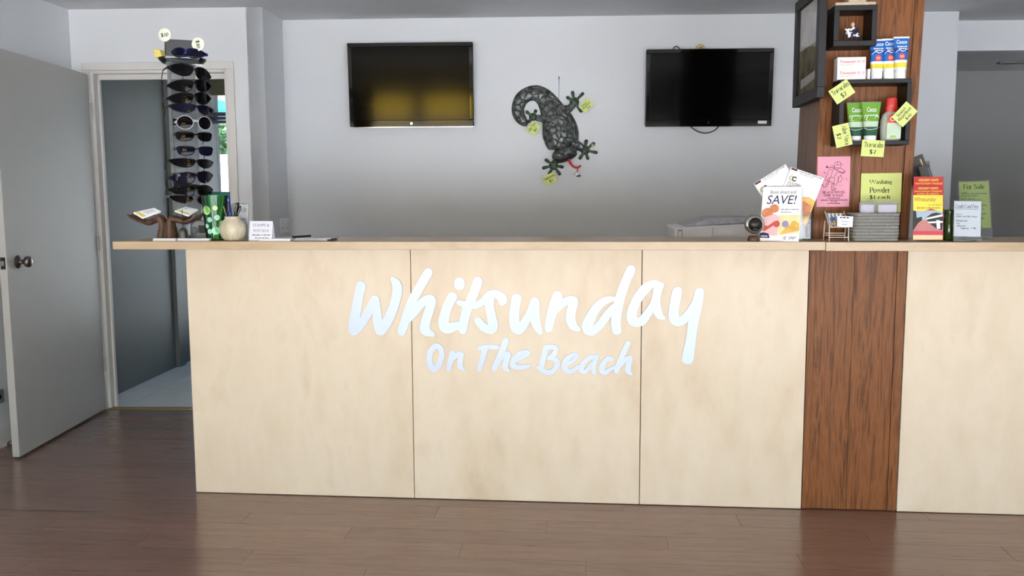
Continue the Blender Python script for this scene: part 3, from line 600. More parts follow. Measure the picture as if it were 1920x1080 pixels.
# ------------------------------------------------------------------ flat papers and tags
def paper(name, label, cat, px, plane, mat_, lines=(), group=None, thick=.0012, parent=None, extra=None):
    """px: corners TL TR BR BL in the paper's own reading direction, unprojected on a real plane (point, normal)"""
    P = [hit(x, y, *plane) for x, y in px]; n = V(plane[1]).normalized()
    if n.dot(EYEP-P[0]) < 0: n = -n
    u = ((P[1]-P[0])+(P[2]-P[3])).normalized(); v = n.cross(u)
    w_ = ((P[1]-P[0]).length+(P[2]-P[3]).length)/2; h_ = ((P[3]-P[0]).length+(P[2]-P[1]).length)/2
    c = (P[0]+P[1]+P[2]+P[3])/4; fr = Fr(c-u*w_/2-v*h_/2, u, v, n)
    o = MB().prism([(0, 0), (w_, 0), (w_, h_), (0, h_)], .0003, thick, fr).build(name, mat_, parent, loc=None if parent else c)
    if not parent: tag(o, label, cat, group)
    groups = {}
    for ln in lines:
        vf, x0, y0, x1, y1 = ln[:5]; mm = ln[5] if len(ln) > 5 else 'ink'
        groups.setdefault(mm, []).append((vf, (x0*w_, y0*h_, x1*w_, y1*h_)))
    for mm, L in groups.items():
        mb = MB()
        for k, (vf, bx) in enumerate(L): mb.flat(vf, fr, bx, thick+.0004)
        mb.build('lettering', M[mm], o)
    if extra: extra(fr, w_, h_, o, thick)
    return o, fr, w_, h_
WALLP = lambda g: (W(0, VB-g, 0), WV)
YN = (0, 1, 0)
Q = lambda pts, ox, oy, s: [(ox+x/s, oy+y/s) for x, y in pts]
# ------------------------------------------------------------------ the lizard on the back wall
pmat('lizard', (62, 72, 60), rough=.36, metal=.5, var=.4, scale=40, bump=.5, col2=(112, 116, 118), detail=3)
pmat('lizardfoot', (58, 76, 60), rough=.45, metal=.3, var=.3, scale=60)
def lizmat():
    nt = M['lizard'].node_tree; N = nt.nodes; L = nt.links; b = N['Principled BSDF']
    vo = N.new('ShaderNodeTexVoronoi'); vo.feature = 'DISTANCE_TO_EDGE'; vo.inputs['Scale'].default_value = 26
    tc = [n for n in N if n.type == 'TEX_COORD'][0]; L.new(tc.outputs['Object'], vo.inputs['Vector'])
    cr_ = N.new('ShaderNodeValToRGB'); cr_.color_ramp.elements[0].position = .0; cr_.color_ramp.elements[1].position = .12
    L.new(vo.outputs['Distance'], cr_.inputs[0])
    bp = N.new('ShaderNodeBump'); bp.inputs['Strength'].default_value = .8; bp.inputs['Distance'].default_value = .004; L.new(cr_.outputs[0], bp.inputs['Height'])
    old = b.inputs['Normal'].links[0].from_node; L.new(bp.outputs[0], old.inputs['Normal'])
lizmat()
GL = lambda x, y, d=.03: hv(940+x/4.5, 130+y/4.5, VB-d)
mpg = (GL(500, 500)-GL(504.5, 500)).length/4.5*1.0
mpg = (GL(0, 500)-GL(450, 500)).length/450
lz = thing('lizard_sculpture', 'dark green embossed metal lizard hanging on back wall between the televisions', 'wall ornament', GL(470, 760, .02))
SPN = [(225, 462, 22), (186, 440, 40), (148, 385, 50), (142, 318, 54), (172, 248, 58), (232, 208, 62), (300, 202, 68), (362, 240, 78), (408, 305, 94), (446, 380, 116), (478, 452, 140), (496, 520, 152), (502, 580, 150), (500, 640, 128), (500, 680, 100)]
sq = catmull(SPN, 5)
def body():
    vs = []; fs = []; n = 16
    for i, (x, y, hw) in enumerate(sq):
        a = sq[max(i-1, 0)]; b = sq[min(i+1, len(sq)-1)]; tx, ty = b[0]-a[0], b[1]-a[1]; l = math.hypot(tx, ty) or 1; nx, ny = -ty/l, tx/l
        for j in range(n+1):
            t = PI*j/n; o = math.cos(t)*hw; d = .012+math.sin(t)*hw*mpg*.42
            vs.append(GL(x+nx*o, y+ny*o, d))
    k = len(sq)
    for i in range(k-1):
        for j in range(n): fs.append((i*(n+1)+j, i*(n+1)+j+1, (i+1)*(n+1)+j+1, (i+1)*(n+1)+j))
        fs.append((i*(n+1)+n, i*(n+1), (i+1)*(n+1), (i+1)*(n+1)+n))
    fs += [tuple(range(n+1)), tuple((k-1)*(n+1)+j for j in range(n+1))]
    return MB().add(vs, fs)
body().build('body', M['lizard'], lz, smooth=50)
FN = -WV
def blob(pts, ww, dd, name, m_, flatf=.6):
    mb = MB(); mb.tube([GL(x, y, dd) for x, y in pts], [q*mpg for q in ww], 10, flat=(WV, flatf)); return mb
hd = MB()
HX = Matrix((WU, V((0, 0, 1)), WV)).transposed()
def headlobe(mb, cx, cy_, rx, ry, rot, d, thick):
    vs = []; fs = []; n = 22; k = 7
    for i in range(k+1):
        t = PI/2*i/k
        for j in range(n):
            a = 2*PI*j/n; x = math.cos(a)*rx*math.cos(t); y = math.sin(a)*ry*math.cos(t); r = math.radians(rot)
            vs.append(GL(cx+x*math.cos(r)-y*math.sin(r), cy_+x*math.sin(r)+y*math.cos(r), d+math.sin(t)*thick))
    for i in range(k):
        for j in range(n): fs.append((i*n+j, i*n+(j+1) % n, (i+1)*n+(j+1) % n, (i+1)*n+j))
    fs.append(tuple(range(n))); mb.add(vs, fs)
headlobe(hd, 532, 706, 112, 62, -21, .045, .045); hd.build('head', M['lizard'], lz, smooth=50)
jw = MB(); headlobe(jw, 545, 744, 100, 34, -21, .03, .03); jw.build('jaw', M['lizardfoot'], lz, smooth=50)
mo = MB(); mo.tube(catmull([tuple(GL(x, y, .088)) for x, y in ((447, 765), (500, 772), (560, 752), (632, 712))], 5), [.003, .005]+[.006]*12+[.004, .003], 8); mo.build('mouth', M['black'], lz)
for ex, ey in ((465, 672), (576, 630)):
    e = MB(); e.ball(GL(ex, ey, .088), .0155, 14).build('eye', M['lizardfoot'], lz, smooth=60)
    MB().ball(GL(ex+4, ey+4, .101), .007, 10).build('pupil', M['blackgloss'], e_ if False else lz, smooth=60)
def foot(leg, lw, palm, pr, toes, name='leg'):
    g = blob(leg, lw, .022, 'leg', 'lizard'); o = g.build('leg', M['lizard'], lz, smooth=60)
    f = MB(); headlobe(f, palm[0], palm[1], pr, pr, 0, .012, .016)
    fo = f.build('foot', M['lizardfoot'], lz, smooth=60)
    tm = MB()
    for (x, y) in toes:
        tm.tube([GL(palm[0]+(x-palm[0])*t, palm[1]+(y-palm[1])*t, .02) for t in (.25, .55, .85, 1)], [11*mpg, 10*mpg, 14*mpg, 13*mpg], 8, flat=(WV, .8)); tm.ball(GL(x, y, .021), 14.5*mpg, 10); tm.ball(GL(x, y, .028), 6*mpg, 8)
    tm.build('toes', M['lizardfoot'], lz, smooth=60)
foot([(530, 345), (575, 330), (605, 300)], [42, 34, 28], (616, 276), 40, [(560, 238), (601, 196), (686, 206), (672, 352)])
foot([(380, 425), (330, 415), (295, 408)], [36, 30, 26], (268, 402), 34, [(216, 360), (290, 352), (232, 440)])
foot([(600, 620), (655, 650), (690, 672)], [44, 38, 32], (706, 684), 38, [(716, 606), (776, 628), (800, 702), (728, 750), (664, 748)])
foot([(480, 735), (460, 775), (448, 800)], [36, 30, 28], (440, 812), 38, [(378, 766), (356, 832), (404, 884), (490, 882), (512, 824)])
pmat('red', (206, 38, 48), rough=.3)
MB().tube(catmull([tuple(GL(x, y, d)) for x, y, d in ((568, 752, .06), (582, 792, .07), (612, 824, .075), (650, 828, .07), (668, 812, .065))], 6), [.0085]*8+[.007]*8+[.006]*9, 10).build('tongue', M['red'], lz, smooth=60)
hk = thing('wall_hook', 'small metal wall hook and wire above the lizard', 'hook', GL(487, 66, .004))
MB().tube([GL(487, 62, .001), GL(487, 64, .02), GL(487, 78, .022), GL(487, 82, .016)], .0035, 8).build('hook', M['chrome'], hk, smooth=60)
MB().tube([GL(487, 70, .012), GL(486, 150, .01), GL(485, 262, .01)], .0016, 6).build('wire', M['greyplastic'], hk)
orn = thing('hanging_bell', 'small white and black bell charm hanging from the lizard tongue', 'ornament', GL(640, 900, .05))
MB().lathe([(.021, -.004), (.0215, .002), (.017, .012), (.011, .019), (.001, .021)], GL(640, 893, .05), 16).build('bell', M['whiteplastic'], orn, smooth=40)
MB().lathe([(.013, -.010), (.013, .001), (.004, .004)], GL(648, 893, .058), 12).build('clapper', M['black'], orn, smooth=40)
MB().tube([GL(640, 872, .05), GL(645, 826, .066)], .0035, 6).build('loop', M['red'], orn)
bd = MB(); bd.ball(GL(770, 640, .034), .009, 12, sz=1.3); tag(bd.build('clip', M['inkgold'], smooth=60), 'small gold clip on a toe of the lizard right foot', 'clip')
TG = 'yellow price tags'
paper('price_tag', 'yellow tag reading Insect Repellent on upper right foot of lizard', 'price tag', Q([(648, 318), (722, 242), (784, 290), (710, 370)], 940, 130, 4.5), WALLP(.045), M['yellow'],
      [(sf('Insect'), .2, .66, .72, .86), (sf('Repellent'), .12, .36, .9, .6), (sf('$10'), .4, .1, .7, .3)], TG)
paper('price_tag', 'yellow tag reading Aloe Vera $7 on lizard tail foot', 'price tag', Q([(210, 512), (266, 430), (336, 486), (272, 566)], 940, 130, 4.5), WALLP(.05), M['yellow'],
      [(sf('Aloe Vera'), .06, .58, .94, .88), (sf('$7'), .36, .12, .68, .42)], TG)
paper('price_tag', 'yellow tag reading Sunscreen $7 below the lowest foot of lizard', 'price tag', Q([(340, 912), (438, 864), (480, 935), (382, 985)], 940, 130, 4.5), WALLP(.04), M['yellow'],
      [(sf('Sunscreen'), .06, .56, .92, .84), (sf('$7'), .38, .14, .66, .44)], TG)
# ------------------------------------------------------------------ shelves on the pillar
def cube_shelf(label, l, r, t, b, d, th):
    Yf = YC-d; a = hy(l, t, Yf); c = hy(r, b, Yf)
    root = thing('wall_shelf', label, 'shelf', ((a.x+c.x)/2, YC-d/2, c.z), 'black cube shelves on the pillar')
    MB().box((a.x, Yf, a.z-th), (c.x, YC-.001, a.z)).build('top_board', M['black'], root, bevel=.0015)
    MB().box((a.x, Yf, c.z), (c.x, YC-.001, c.z+th)).build('bottom_board', M['black'], root, bevel=.0015)
    for x in (a.x, c.x-th): MB().box((x, Yf, c.z+th), (x+th, YC-.001, a.z-th)).build('side_board', M['black'], root, bevel=.0015)
    return Yf, a, c
SD = .115
sA = cube_shelf('small black cube shelf high on the pillar holding a rider figurine', 1565, 1643.5, 10, 85, SD, .02)
sB = cube_shelf('black open box shelf on pillar holding green tubes and repellent bottle', 1576, 1705, 149, 271, SD, .0165)
zA0, zA1, zB0, zB1 = sA[2].z+.02, sA[1].z, sB[2].z+.0165, sB[1].z
# figurine: rider on a small motorbike
fg = hy(1598, 74, YC-.075); fx, fy = fg.x, YC-.07
fgr = thing('figurine', 'small blue and white rider ornament in the top cube shelf', 'ornament', (fx, fy, zA0))
for dx in (-.018, .02):
    MB().tube([(fx+dx+.0125*math.cos(i*PI/8), fy-.004, zA0+.0165+.0125*math.sin(i*PI/8)) for i in range(16)], .004, 8, closed=True).build('wheel', M['black'], fgr, smooth=60)
pmat('navy', (30, 40, 84), rough=.3)
MB().tube([(fx-.024, fy, zA0+.036), (fx-.008, fy, zA0+.03), (fx+.012, fy, zA0+.03), (fx+.03, fy, zA0+.026)], [.006, .011, .01, .005], 10).build('bike_body', M['white'], fgr, smooth=60)
MB().tube([(fx-.012, fy-.008, zA0+.018), (fx-.02, fy-.01, zA0+.044), (fx-.03, fy-.01, zA0+.05)], [.004, .005, .003], 8).build('fork', M['white'], fgr, smooth=60)
MB().tube([(fx+.008, fy, zA0+.03), (fx+.009, fy, zA0+.05), (fx+.002, fy, zA0+.06)], [.011, .012, .006], 10).build('rider_torso', M['navy'], fgr, smooth=60)
MB().tube([(fx+.004, fy-.01, zA0+.055), (fx-.008, fy-.012, zA0+.046), (fx-.02, fy-.012, zA0+.049)], [.005, .004, .0035], 8).build('rider_arm', M['white'], fgr, smooth=60)
MB().tube([(fx+.01, fy-.012, zA0+.034), (fx-.004, fy-.014, zA0+.03), (fx-.003, fy-.014, zA0+.012)], [.006, .005, .004], 8).build('rider_leg', M['navy'], fgr, smooth=60)
pmat('skin', (226, 178, 146), rough=.5)
MB().ball((fx+.001, fy, zA0+.068), .008, 12, sz=1.15).build('rider_head', M['skin'], fgr, smooth=60)
# woven coaster and box on top of the cube shelf
pmat('woven', (198, 182, 158), rough=.9, bump=1, scale=220, var=.3)
q0, q1 = hy(1566, 12, YC-SD+.005), hy(1643, 8, YC-SD+.005)
tag(MB().box((q0.x, YC-SD+.004, zA1), (q1.x, YC-.01, zA1+.012)).build('woven_mat', M['woven'], bevel=.004), 'pale woven mat lying on top of the high cube shelf', 'mat')
q0, q1 = hy(1588, 4, YC-.07), hy(1622, 4, YC-.07)
MBx = MB().box((q0.x, YC-.09, zA1+.0125), (q1.x, YC-.03, zA1+.06)); tag(MBx.build('woven_box', M['woven'], bevel=.006), 'pale woven box standing on the mat at the frame top', 'box')
# travel sickness boxes
pmat('boxwhite', (240, 232, 230), rough=.5)
def carton(label, l, r, t, b, y0, dep, lines, zbase=None):
    a, c = hy(l, t, y0), hy(r, b, y0); z0 = c.z if zbase is None else zbase; z1 = z0+(a.z-c.z)
    o = MB().box((a.x, y0, z0), (c.x, y0+dep, z1)).build('medicine_box', M['boxwhite'], bevel=.0012); tag(o, label, 'box', 'travel sickness tablet boxes')
    fr = Fr((a.x, y0, z0), (1, 0, 0), (0, 0, 1), (0, -1, 0)); w_, h_ = c.x-a.x, z1-z0; mb = MB(); mk = MB()
    for s_, x0, x1 in lines: mb.flat(bf(s_, .2, .01), fr, (x0*w_, .48*h_, x1*w_, .72*h_), .0006)
    mk.flat(bars(7, 3), fr, (.08*w_, .28*h_, .6*w_, .34*h_), .0006)
    mb.build('lettering', M['inkred'], o); mk.build('small_print', M['inkgold'], o)
    return z1
yb = YC-SD+.012
z_ = carton('lower white travel sickness box of the stack on the pillar shelf', 1570, 1623, 127.5, 148, yb, .05, [('Travacalm', .09, .66), ('HO', .7, .8), ('10', .86, .95)], zB1)
carton('upper white travel sickness box of the stack on the pillar shelf', 1570.5, 1623.5, 107, 127, yb+.002, .05, [('Travacalm', .09, .66), ('HO', .7, .8), ('10', .86, .95)], z_+.0004)
p = hy(1624, 130, yb+.02)
tag(MB().box((p.x+.004, yb+.012, zB1), (p.x+.014, yb+.07, zB1+.042)).build('medicine_box', M['boxwhite'], bevel=.001), 'thin white box on edge between tablet boxes and sunscreen', 'box', 'travel sickness tablet boxes')
# tubes
pmat('tubeblue', (28, 104, 188), rough=.3, coat=.4); pmat('tubeblue2', (18, 60, 140), rough=.3); pmat('tubeyellow', (232, 216, 70), rough=.35); pmat('tubewhite', (238, 240, 242), rough=.35)
pmat('sunred', (226, 82, 62), rough=.4); pmat('tubegreen', (112, 168, 52), rough=.3, coat=.4); pmat('tubegreen2', (44, 92, 64), rough=.3); pmat('tubepale', (196, 216, 190), rough=.4); pmat('crimp', (120, 140, 96), rough=.4)
def squeeze_tube(root, x, y, z, wb, wt, h, capz, bands, rot=0, lean=0):
    """cap down, flattened crimp up; bands: (z fraction, material) from the cap up"""
    R = Matrix.Rotation(rot, 3, 'Z') @ Matrix.Rotation(lean, 3, 'X')
    def sec(t):
        wd = wb+(wt-wb)*t; dp = wb*.95*(1-t)+.003*t; return wd/2, dp/2
    def ring(t, n=20):
        a, b_ = sec(t); return [V((x, y, z))+R @ V((a*math.copysign(abs(math.cos(2*PI*j/n))**.8, math.cos(2*PI*j/n)), b_*math.copysign(abs(math.sin(2*PI*j/n))**.8, math.sin(2*PI*j/n)), capz+(h-capz)*t)) for j in range(n)]
    MB().lathe([(wb*.46, 0), (wb*.48, .002), (wb*.48, capz-.002), (wb*.46, capz)], (x, y, z), 20).build('cap', M['tubewhite'], root, smooth=40)
    ts = [b_[0] for b_ in bands]+[1]; mats = []; mb = MB()
    for i, (t0_, mm) in enumerate(bands):
        k = 4; 
        if M[mm] not in mats: mats.append(M[mm])
        for j in range(k):
            r0, r1 = ring(t0_+(ts[i+1]-t0_)*j/k), ring(t0_+(ts[i+1]-t0_)*(j+1)/k); n = len(r0)
            mb.add(r0+r1, [(q, (q+1) % n, n+(q+1) % n, n+q) for q in range(n)], mats.index(M[mm]))
    e = ring(1); mb.add(e, [tuple(range(len(e)))], len(mats)-1)
    mb.build('tube', mats, root, smooth=50)
    a, b_ = sec(.5)
    def face(t, off=.0012):
        aa, bb = sec(t); return V((x, y, z))+R @ V((0, -bb-off, capz+(h-capz)*t))
    nrm = (face(.9)-face(.1)).normalized(); u = R @ V((1, 0, 0)); 
    return Fr(face(0), u, nrm), (face(1)-face(0)).length
def sunscreen(label, px, top, y):
    c = hy(px, 148, y); tp = hy(px, top, y); h = tp.z-c.z; root = thing('sunscreen_tube', label, 'tube', (c.x, y, zB1), 'blue sunscreen tubes')
    mp_ = (hy(px, 100, y)-hy(px+1, 100, y)).length
    fr, L = squeeze_tube(root, c.x, y, zB1, 22*mp_, 30*mp_, h, 17*mp_, [(0, 'tubewhite'), (.08, 'tubeyellow'), (.22, 'tubewhite'), (.30, 'tubeblue'), (.55, 'tubeblue2'), (.66, 'tubeblue'), (.95, 'tubewhite')])
    ww = 24*mp_; r = .0112
    MB().prism([((r+(.0012 if i % 2 else 0))*math.cos(i*PI/16), L*.40+(r+(.0012 if i % 2 else 0))*math.sin(i*PI/16)) for i in range(32)], .0, .001, fr).build('sun_badge', M['sunred'], root)
    MB().flat(bf('50'), fr, (-.0065, L*.40-.0045, .0065, L*.40+.0045), .0016).build('lettering', M['tubewhite'], root)
    mb = MB(); mb.flat(bf('Cocco', .15, .02), fr, (-ww*.42, L*.78, ww*.42, L*.90), .0012); mb.flat(bars(5, 2), fr, (-ww*.35, L*.68, ww*.4, L*.715), .0012); mb.flat(bars(4, 5), fr, (-ww*.25, L*.62, ww*.35, L*.65), .0012)
    mb.ribbon([(-ww*.5, L*.52), (-ww*.2, L*.60), (ww*.1, L*.56), (ww*.5, L*.64)], [.001, .003, .003, .001], fr, .0005, .0011)
    mb.build('lettering', M['tubewhite'], root)
sunscreen('blue sunscreen tube at left of the three on the pillar shelf', 1643, 71, YC-.068)
sunscreen('blue sunscreen tube in middle of the three on pillar shelf', 1666, 70, YC-.066)
sunscreen('blue sunscreen tube at right of the three on pillar shelf', 1687, 68, YC-.088)
def aloe(label, px, y, top=191):
    c = hy(px, 262, y); tp = hy(px, top, y); root = thing('gel_tube', label, 'tube', (c.x, y, zB0), 'green aloe tubes')
    mp_ = (hy(px, 230, y)-hy(px+1, 230, y)).length; h = min(tp.z-zB0, zB1-.017-zB0)
    fr, L = squeeze_tube(root, c.x, y, zB0, 24*mp_, 37*mp_, h, 10*mp_, [(0, 'tubegreen2'), (.14, 'tubegreen2'), (.26, 'tubepale'), (.42, 'tubegreen'), (.97, 'crimp')])
    ww = 28*mp_; mb = MB(); mb.flat(bf('Cocco', .1, .02), fr, (-ww*.32, L*.70, ww*.32, L*.84), .0012); mb.flat(bars(4, 5), fr, (-ww*.3, L*.58, ww*.4, L*.61), .0012)
    mb.ribbon([(-ww*.5, L*.52), (-ww*.42, L*.60), (-ww*.3, L*.54), (-ww*.38, L*.47), (-ww*.2, L*.44)], [.001, .0022, .0022, .002, .001], fr, .0005, .0011); mb.ribbon([(ww*.2, L*.5), (ww*.3, L*.56), (ww*.42, L*.56), (ww*.48, L*.5)], [.001, .002, .002, .001], fr, .0005, .0011)
    mb.ribbon([(-ww*.5, L*.22), (-ww*.2, L*.17), (ww*.2, L*.19), (ww*.5, L*.24)], [.001, .0016, .0016, .001], fr, .0005, .0011)
    mb.build('lettering', M['tubewhite'], root)
aloe('green aloe gel tube at right in front inside the box shelf', 1631, YC-.085)
aloe('green aloe gel tube at left half hidden inside the box shelf', 1603, YC-.062, 192)
# insect repellent bottle
y = YC-.07; c = hy(1669, 262, y); mp_ = (hy(1669, 230, y)-hy(1670, 230, y)).length
bt = thing('spray_bottle', 'clear insect repellent bottle with red cap inside the box shelf', 'bottle', (c.x, y, zB0))
pmat('bottleclear', (206, 210, 196), rough=.15, trans=.35, ior=1.3); pmat('redcap', (196, 50, 42), rough=.3); pmat('lime', (170, 200, 90), rough=.4)
MB().lathe([(17*mp_, 0), (19*mp_, 3*mp_), (20*mp_, 20*mp_), (20*mp_, 38*mp_), (17*mp_, 50*mp_), (11*mp_, 56*mp_)], (c.x, y, zB0), 24, sy=.62).build('bottle', M['bottleclear'], bt, smooth=50)
MB().lathe([(11.5*mp_, 55*mp_), (12*mp_, 58*mp_), (12*mp_, 66*mp_)], (c.x, y, zB0), 20, sy=.62).build('collar', M['redcap'], bt, smooth=40)
MB().lathe([(10.5*mp_, 66*mp_), (11*mp_, 69*mp_), (10*mp_, 82*mp_), (6*mp_, 83.5*mp_)], (c.x, y, zB0), 20, sy=.7).build('cap', M['redcap'], bt, smooth=40)
fr = Fr((c.x+2*mp_, y-.62*20.4*mp_-.0004, zB0), (1, 0, 0), (0, 0, 1), (0, -1, 0))
MB().prism([(-13*mp_, 4*mp_), (13*mp_, 4*mp_), (13*mp_, 50*mp_), (-10*mp_, 50*mp_), (-13*mp_, 30*mp_)], 0, .0008, fr).build('label_panel', M['tubepale'], bt)
MB().prism([(-12.6*mp_, 34*mp_), (13*mp_, 34*mp_), (13*mp_, 50*mp_), (-9.5*mp_, 50*mp_)], .0008, .0012, fr).build('label_top', M['sunred'], bt)
mb = MB(); mb.flat(bf('O', 0, .02), fr, (-8*mp_, 37*mp_, 2*mp_, 47*mp_), .0016); mb.build('lettering', M['tubewhite'], bt)
MB().prism([(-8*mp_, 6*mp_), (6*mp_, 6*mp_), (3*mp_, 10*mp_), (-6*mp_, 10*mp_)], .0008, .0012, fr).build('leaf_mark', M['lime'], bt)
# yellow tags stuck to the shelf edges
SPL = ((0, YC-SD-.002, 0), YN); SQ = lambda p_: Q(p_, 1530, 130, 6)
paper('price_tag', 'yellow Travacalm $7 tag tilted at top left of box shelf', 'price tag', SQ([(140, 243), (345, 110), (440, 257), (235, 402)]), SPL, M['yellow'], [(sf('Travacalm'), .06, .58, .96, .9), (sf('$7'), .36, .12, .64, .46)], TG)
paper('price_tag', 'yellow Insect Repellent tag tilted at right edge of box shelf', 'price tag', SQ([(858, 532), (1022, 350), (1137, 480), (966, 658)]), SPL, M['yellow'], [(sf('Insect'), .22, .66, .74, .88), (sf('Repellent'), .1, .36, .92, .62), (sf('$10'), .36, .1, .7, .3)], TG)
paper('price_tag', 'yellow Aloe Vera $7 tag hanging sideways at lower left of box shelf', 'price tag', SQ([(362, 598), (412, 845), (230, 886), (180, 643)]), SPL, M['yellow'], [(sf('Aloe Vera'), .08, .56, .96, .86), (sf('$7'), .36, .14, .64, .44)], TG)
paper('price_tag', 'yellow Travacalm $7 tag upright below the box shelf', 'price tag', SQ([(522, 792), (776, 802), (757, 988), (500, 975)]), SPL, M['yellow'], [(sf('Travacalm'), .1, .56, .94, .88), (sf('$7'), .36, .14, .66, .44)], TG)
# pink towel poster on the pillar face with a line drawing
def towel_art(fr, w_, h_, o, thick):
    s = 982/100.; mb = MB()
    def P(pts, wd=7):
        q = []
        for x, y in pts: q.append(((x-118)/610*w_, (1000-y)/915*h_))
        mb.ribbon(q, [wd/610*w_]*len(q), fr, thick, thick+.0005, k=3)
    P([(430, 265), (440, 205), (500, 178), (560, 215), (545, 290)]); P([(430, 265), (470, 290), (545, 290)]); P([(500, 178), (470, 255)]); P([(560, 215), (530, 240), (480, 240)])
    P([(290, 290), (380, 280), (470, 330), (560, 370), (620, 370)], 12); P([(285, 275), (300, 265)], 26); P([(370, 240), (420, 260), (440, 300)]); P([(470, 310), (560, 305), (620, 340), (630, 370)]); P([(600, 400), (630, 350)], 12)
    P([(340, 310), (300, 420), (275, 510), (330, 520), (380, 430)]); P([(400, 325), (380, 430)]); P([(340, 310), (400, 325)])
    P([(480, 380), (440, 470), (440, 580), (480, 600), (520, 470)]); P([(480, 380), (580, 380), (540, 450)]); P([(510, 460), (560, 440), (580, 480), (560, 540), (510, 550), (510, 460)])
    P([(310, 510), (370, 460), (430, 470)]); P([(330, 530), (270, 600)]); P([(350, 540), (280, 640), (210, 605), (230, 590)], 10); P([(400, 560), (395, 690), (440, 690)], 9); P([(430, 570), (430, 665), (470, 660), (475, 680), (400, 692)], 8)
    P([(330, 520), (400, 560), (440, 580)]); P([(640, 480), (670, 480), (660, 510), (690, 520)], 5); P([(240, 370), (262, 380)], 12)
    for x, y in ((250, 330), (280, 360), (300, 240), (600, 240), (610, 500), (520, 620), (550, 610), (585, 600), (230, 455), (260, 400)): P([(x, y), (x+6, y+4)], 7)
    mb.build('drawing', M['inkmaroon'], o)
pmat('inkmaroon', (92, 40, 60), rough=.7)
PFACE = ((0, YC+.0005, 0), YN)
paper('poster', 'pink beach towel hire and sale poster on pillar face', 'poster', Q([(128, 88), (738, 78), (700, 1008), (106, 1010)], 1520, 285, 9.82), PFACE, M['pink'],
      [(sf('BEACH TOWEL', 0, 1.3), .18, .265, .88, .315, 'inkmaroon'), (sf('HIRE & SALE', 0, 1.3), .22, .205, .82, .255, 'inkmaroon'), (bars(6, 1), .32, .165, .72, .18, 'inkmaroon'), (bars(11, 2), .14, .125, .94, .142, 'inkmaroon'), (bars(3, 4), .44, .095, .62, .11, 'inkmaroon'), (bars(5, 5), .34, .06, .72, .075, 'inkmaroon')], None, extra=towel_art)
paper('poster', 'yellow Washing Powder sign on pillar behind the grey basket', 'sign', Q([(620, 246), (1032, 236), (1016, 640), (606, 640)], 1500, 280, 5.4), PFACE, M['yellow'],
      [(sf('Washing'), .2, .70, .77, .83), (sf('Powder'), .22, .50, .72, .64), (sf('$1 each'), .22, .34, .73, .45)], None)
# framed picture on the left flank of the pillar
Xp = hy(1530, 180, YC+.03).x-.0
pf = thing('picture_frame', 'black framed picture hanging on left side of the pillar', 'picture', (Xp-.012, YC+.2, 2.0))
pb0 = hx(1533, 186, Xp-.03); pb1 = hx(1487, 200, Xp-.03)
yn, yf_ = pb0.y, pb1.y; zb = (pb0.z+pb1.z)/2; ztf = hx(1493, 6, Xp-.03).z
fr = Fr((Xp-.03, yf_, zb), (0, -1, 0), (0, 0, 1), (-1, 0, 0)); w_, h_ = yf_-yn, ztf-zb+.0
def ringp(mb, w_, h_, t, d0, d1):
    mb.prism([(0, 0), (w_, 0), (w_, t), (0, t)], d0, d1, fr).prism([(0, h_-t), (w_, h_-t), (w_, h_), (0, h_)], d0, d1, fr).prism([(0, t), (t, t), (t, h_-t), (0, h_-t)], d0, d1, fr).prism([(w_-t, t), (w_, t), (w_, h_-t), (w_-t, h_-t)], d0, d1, fr)
mb = MB(); ringp(mb, w_, h_, .042, -.026, .004); mb.build('frame', M['black'], pf, bevel=.002)
pmat('printgrey', (226, 222, 220), rough=.5, var=.2, scale=9); pmat('printdark', (96, 78, 58), rough=.5, var=.4, scale=14, col2=(160, 150, 110))
MB().prism([(.042, .042), (w_-.042, .042), (w_-.042, h_*.52), (.042, h_*.52)], -.02, -.012, fr).build('lower_print', M['printdark'], pf)
MB().prism([(.042, h_*.52), (w_-.042, h_*.52), (w_-.042, h_-.042), (.042, h_-.042)], -.02, -.012, fr).build('upper_print', M['printgrey'], pf)
MB().prism([(.08, h_*.16), (w_-.06, h_*.20), (w_-.06, h_*.27), (.08, h_*.24)], -.012, -.011, fr).build('caption_strip', M['printgrey'], pf)
MB().prism([(.042, .042), (w_-.042, .042), (w_-.042, h_-.042), (.042, h_-.042)], -.006, -.003, fr).build('glass', thin('picture_glass', (250, 250, 250), .0, refl=.25), pf)
# ------------------------------------------------------------------ sunglasses stand at the left end of the counter
SY = 3.66; SX = hy(350, 440, SY).x
ssg = thing('sunglasses_stand', 'tall clear acrylic sunglasses display stand at left end of counter', 'display stand', (SX, SY, ZT))
def pz(px, py, Y=3.60): return hy(px, py, Y).z
th = math.radians(40); Ru = V((math.cos(th), math.sin(th), 0)); Rn = V((math.sin(th), -math.cos(th), 0))
zs0, zs1 = ZT+.012, pz(350, 116)
fr = Fr((SX, SY, 0), Ru, (0, 0, 1), Rn)
MB().prism([(-.058, zs0), (.058, zs0), (.058, zs1), (-.058, zs1)], .028, .032, fr).build('front_plate', M['acrylicgrey'], ssg)
th2 = math.radians(-58); fr2 = Fr((SX, SY, 0), (math.cos(th2), math.sin(th2), 0), (0, 0, 1), (math.sin(th2), -math.cos(th2), 0))
MB().prism([(-.05, zs0), (.05, zs0), (.05, zs1), (-.05, zs1)], .04, .044, fr2).build('side_plate', M['acrylicgrey'], ssg)
MB().prism([(-.004, zs0), (.004, zs0), (.004, zs1), (-.004, zs1)], .033, .05, fr).build('nose_rail', M['acrylic'], ssg)
MB().lathe([(.05, ZT), (.054, ZT+.003), (.054, ZT+.01), (.05, ZT+.012)], (SX, SY, 0), 32).build('base', M['acrylicgrey'], ssg, smooth=40)
zt_ = pz(345, 112); tx = hy(342, 110, SY).x
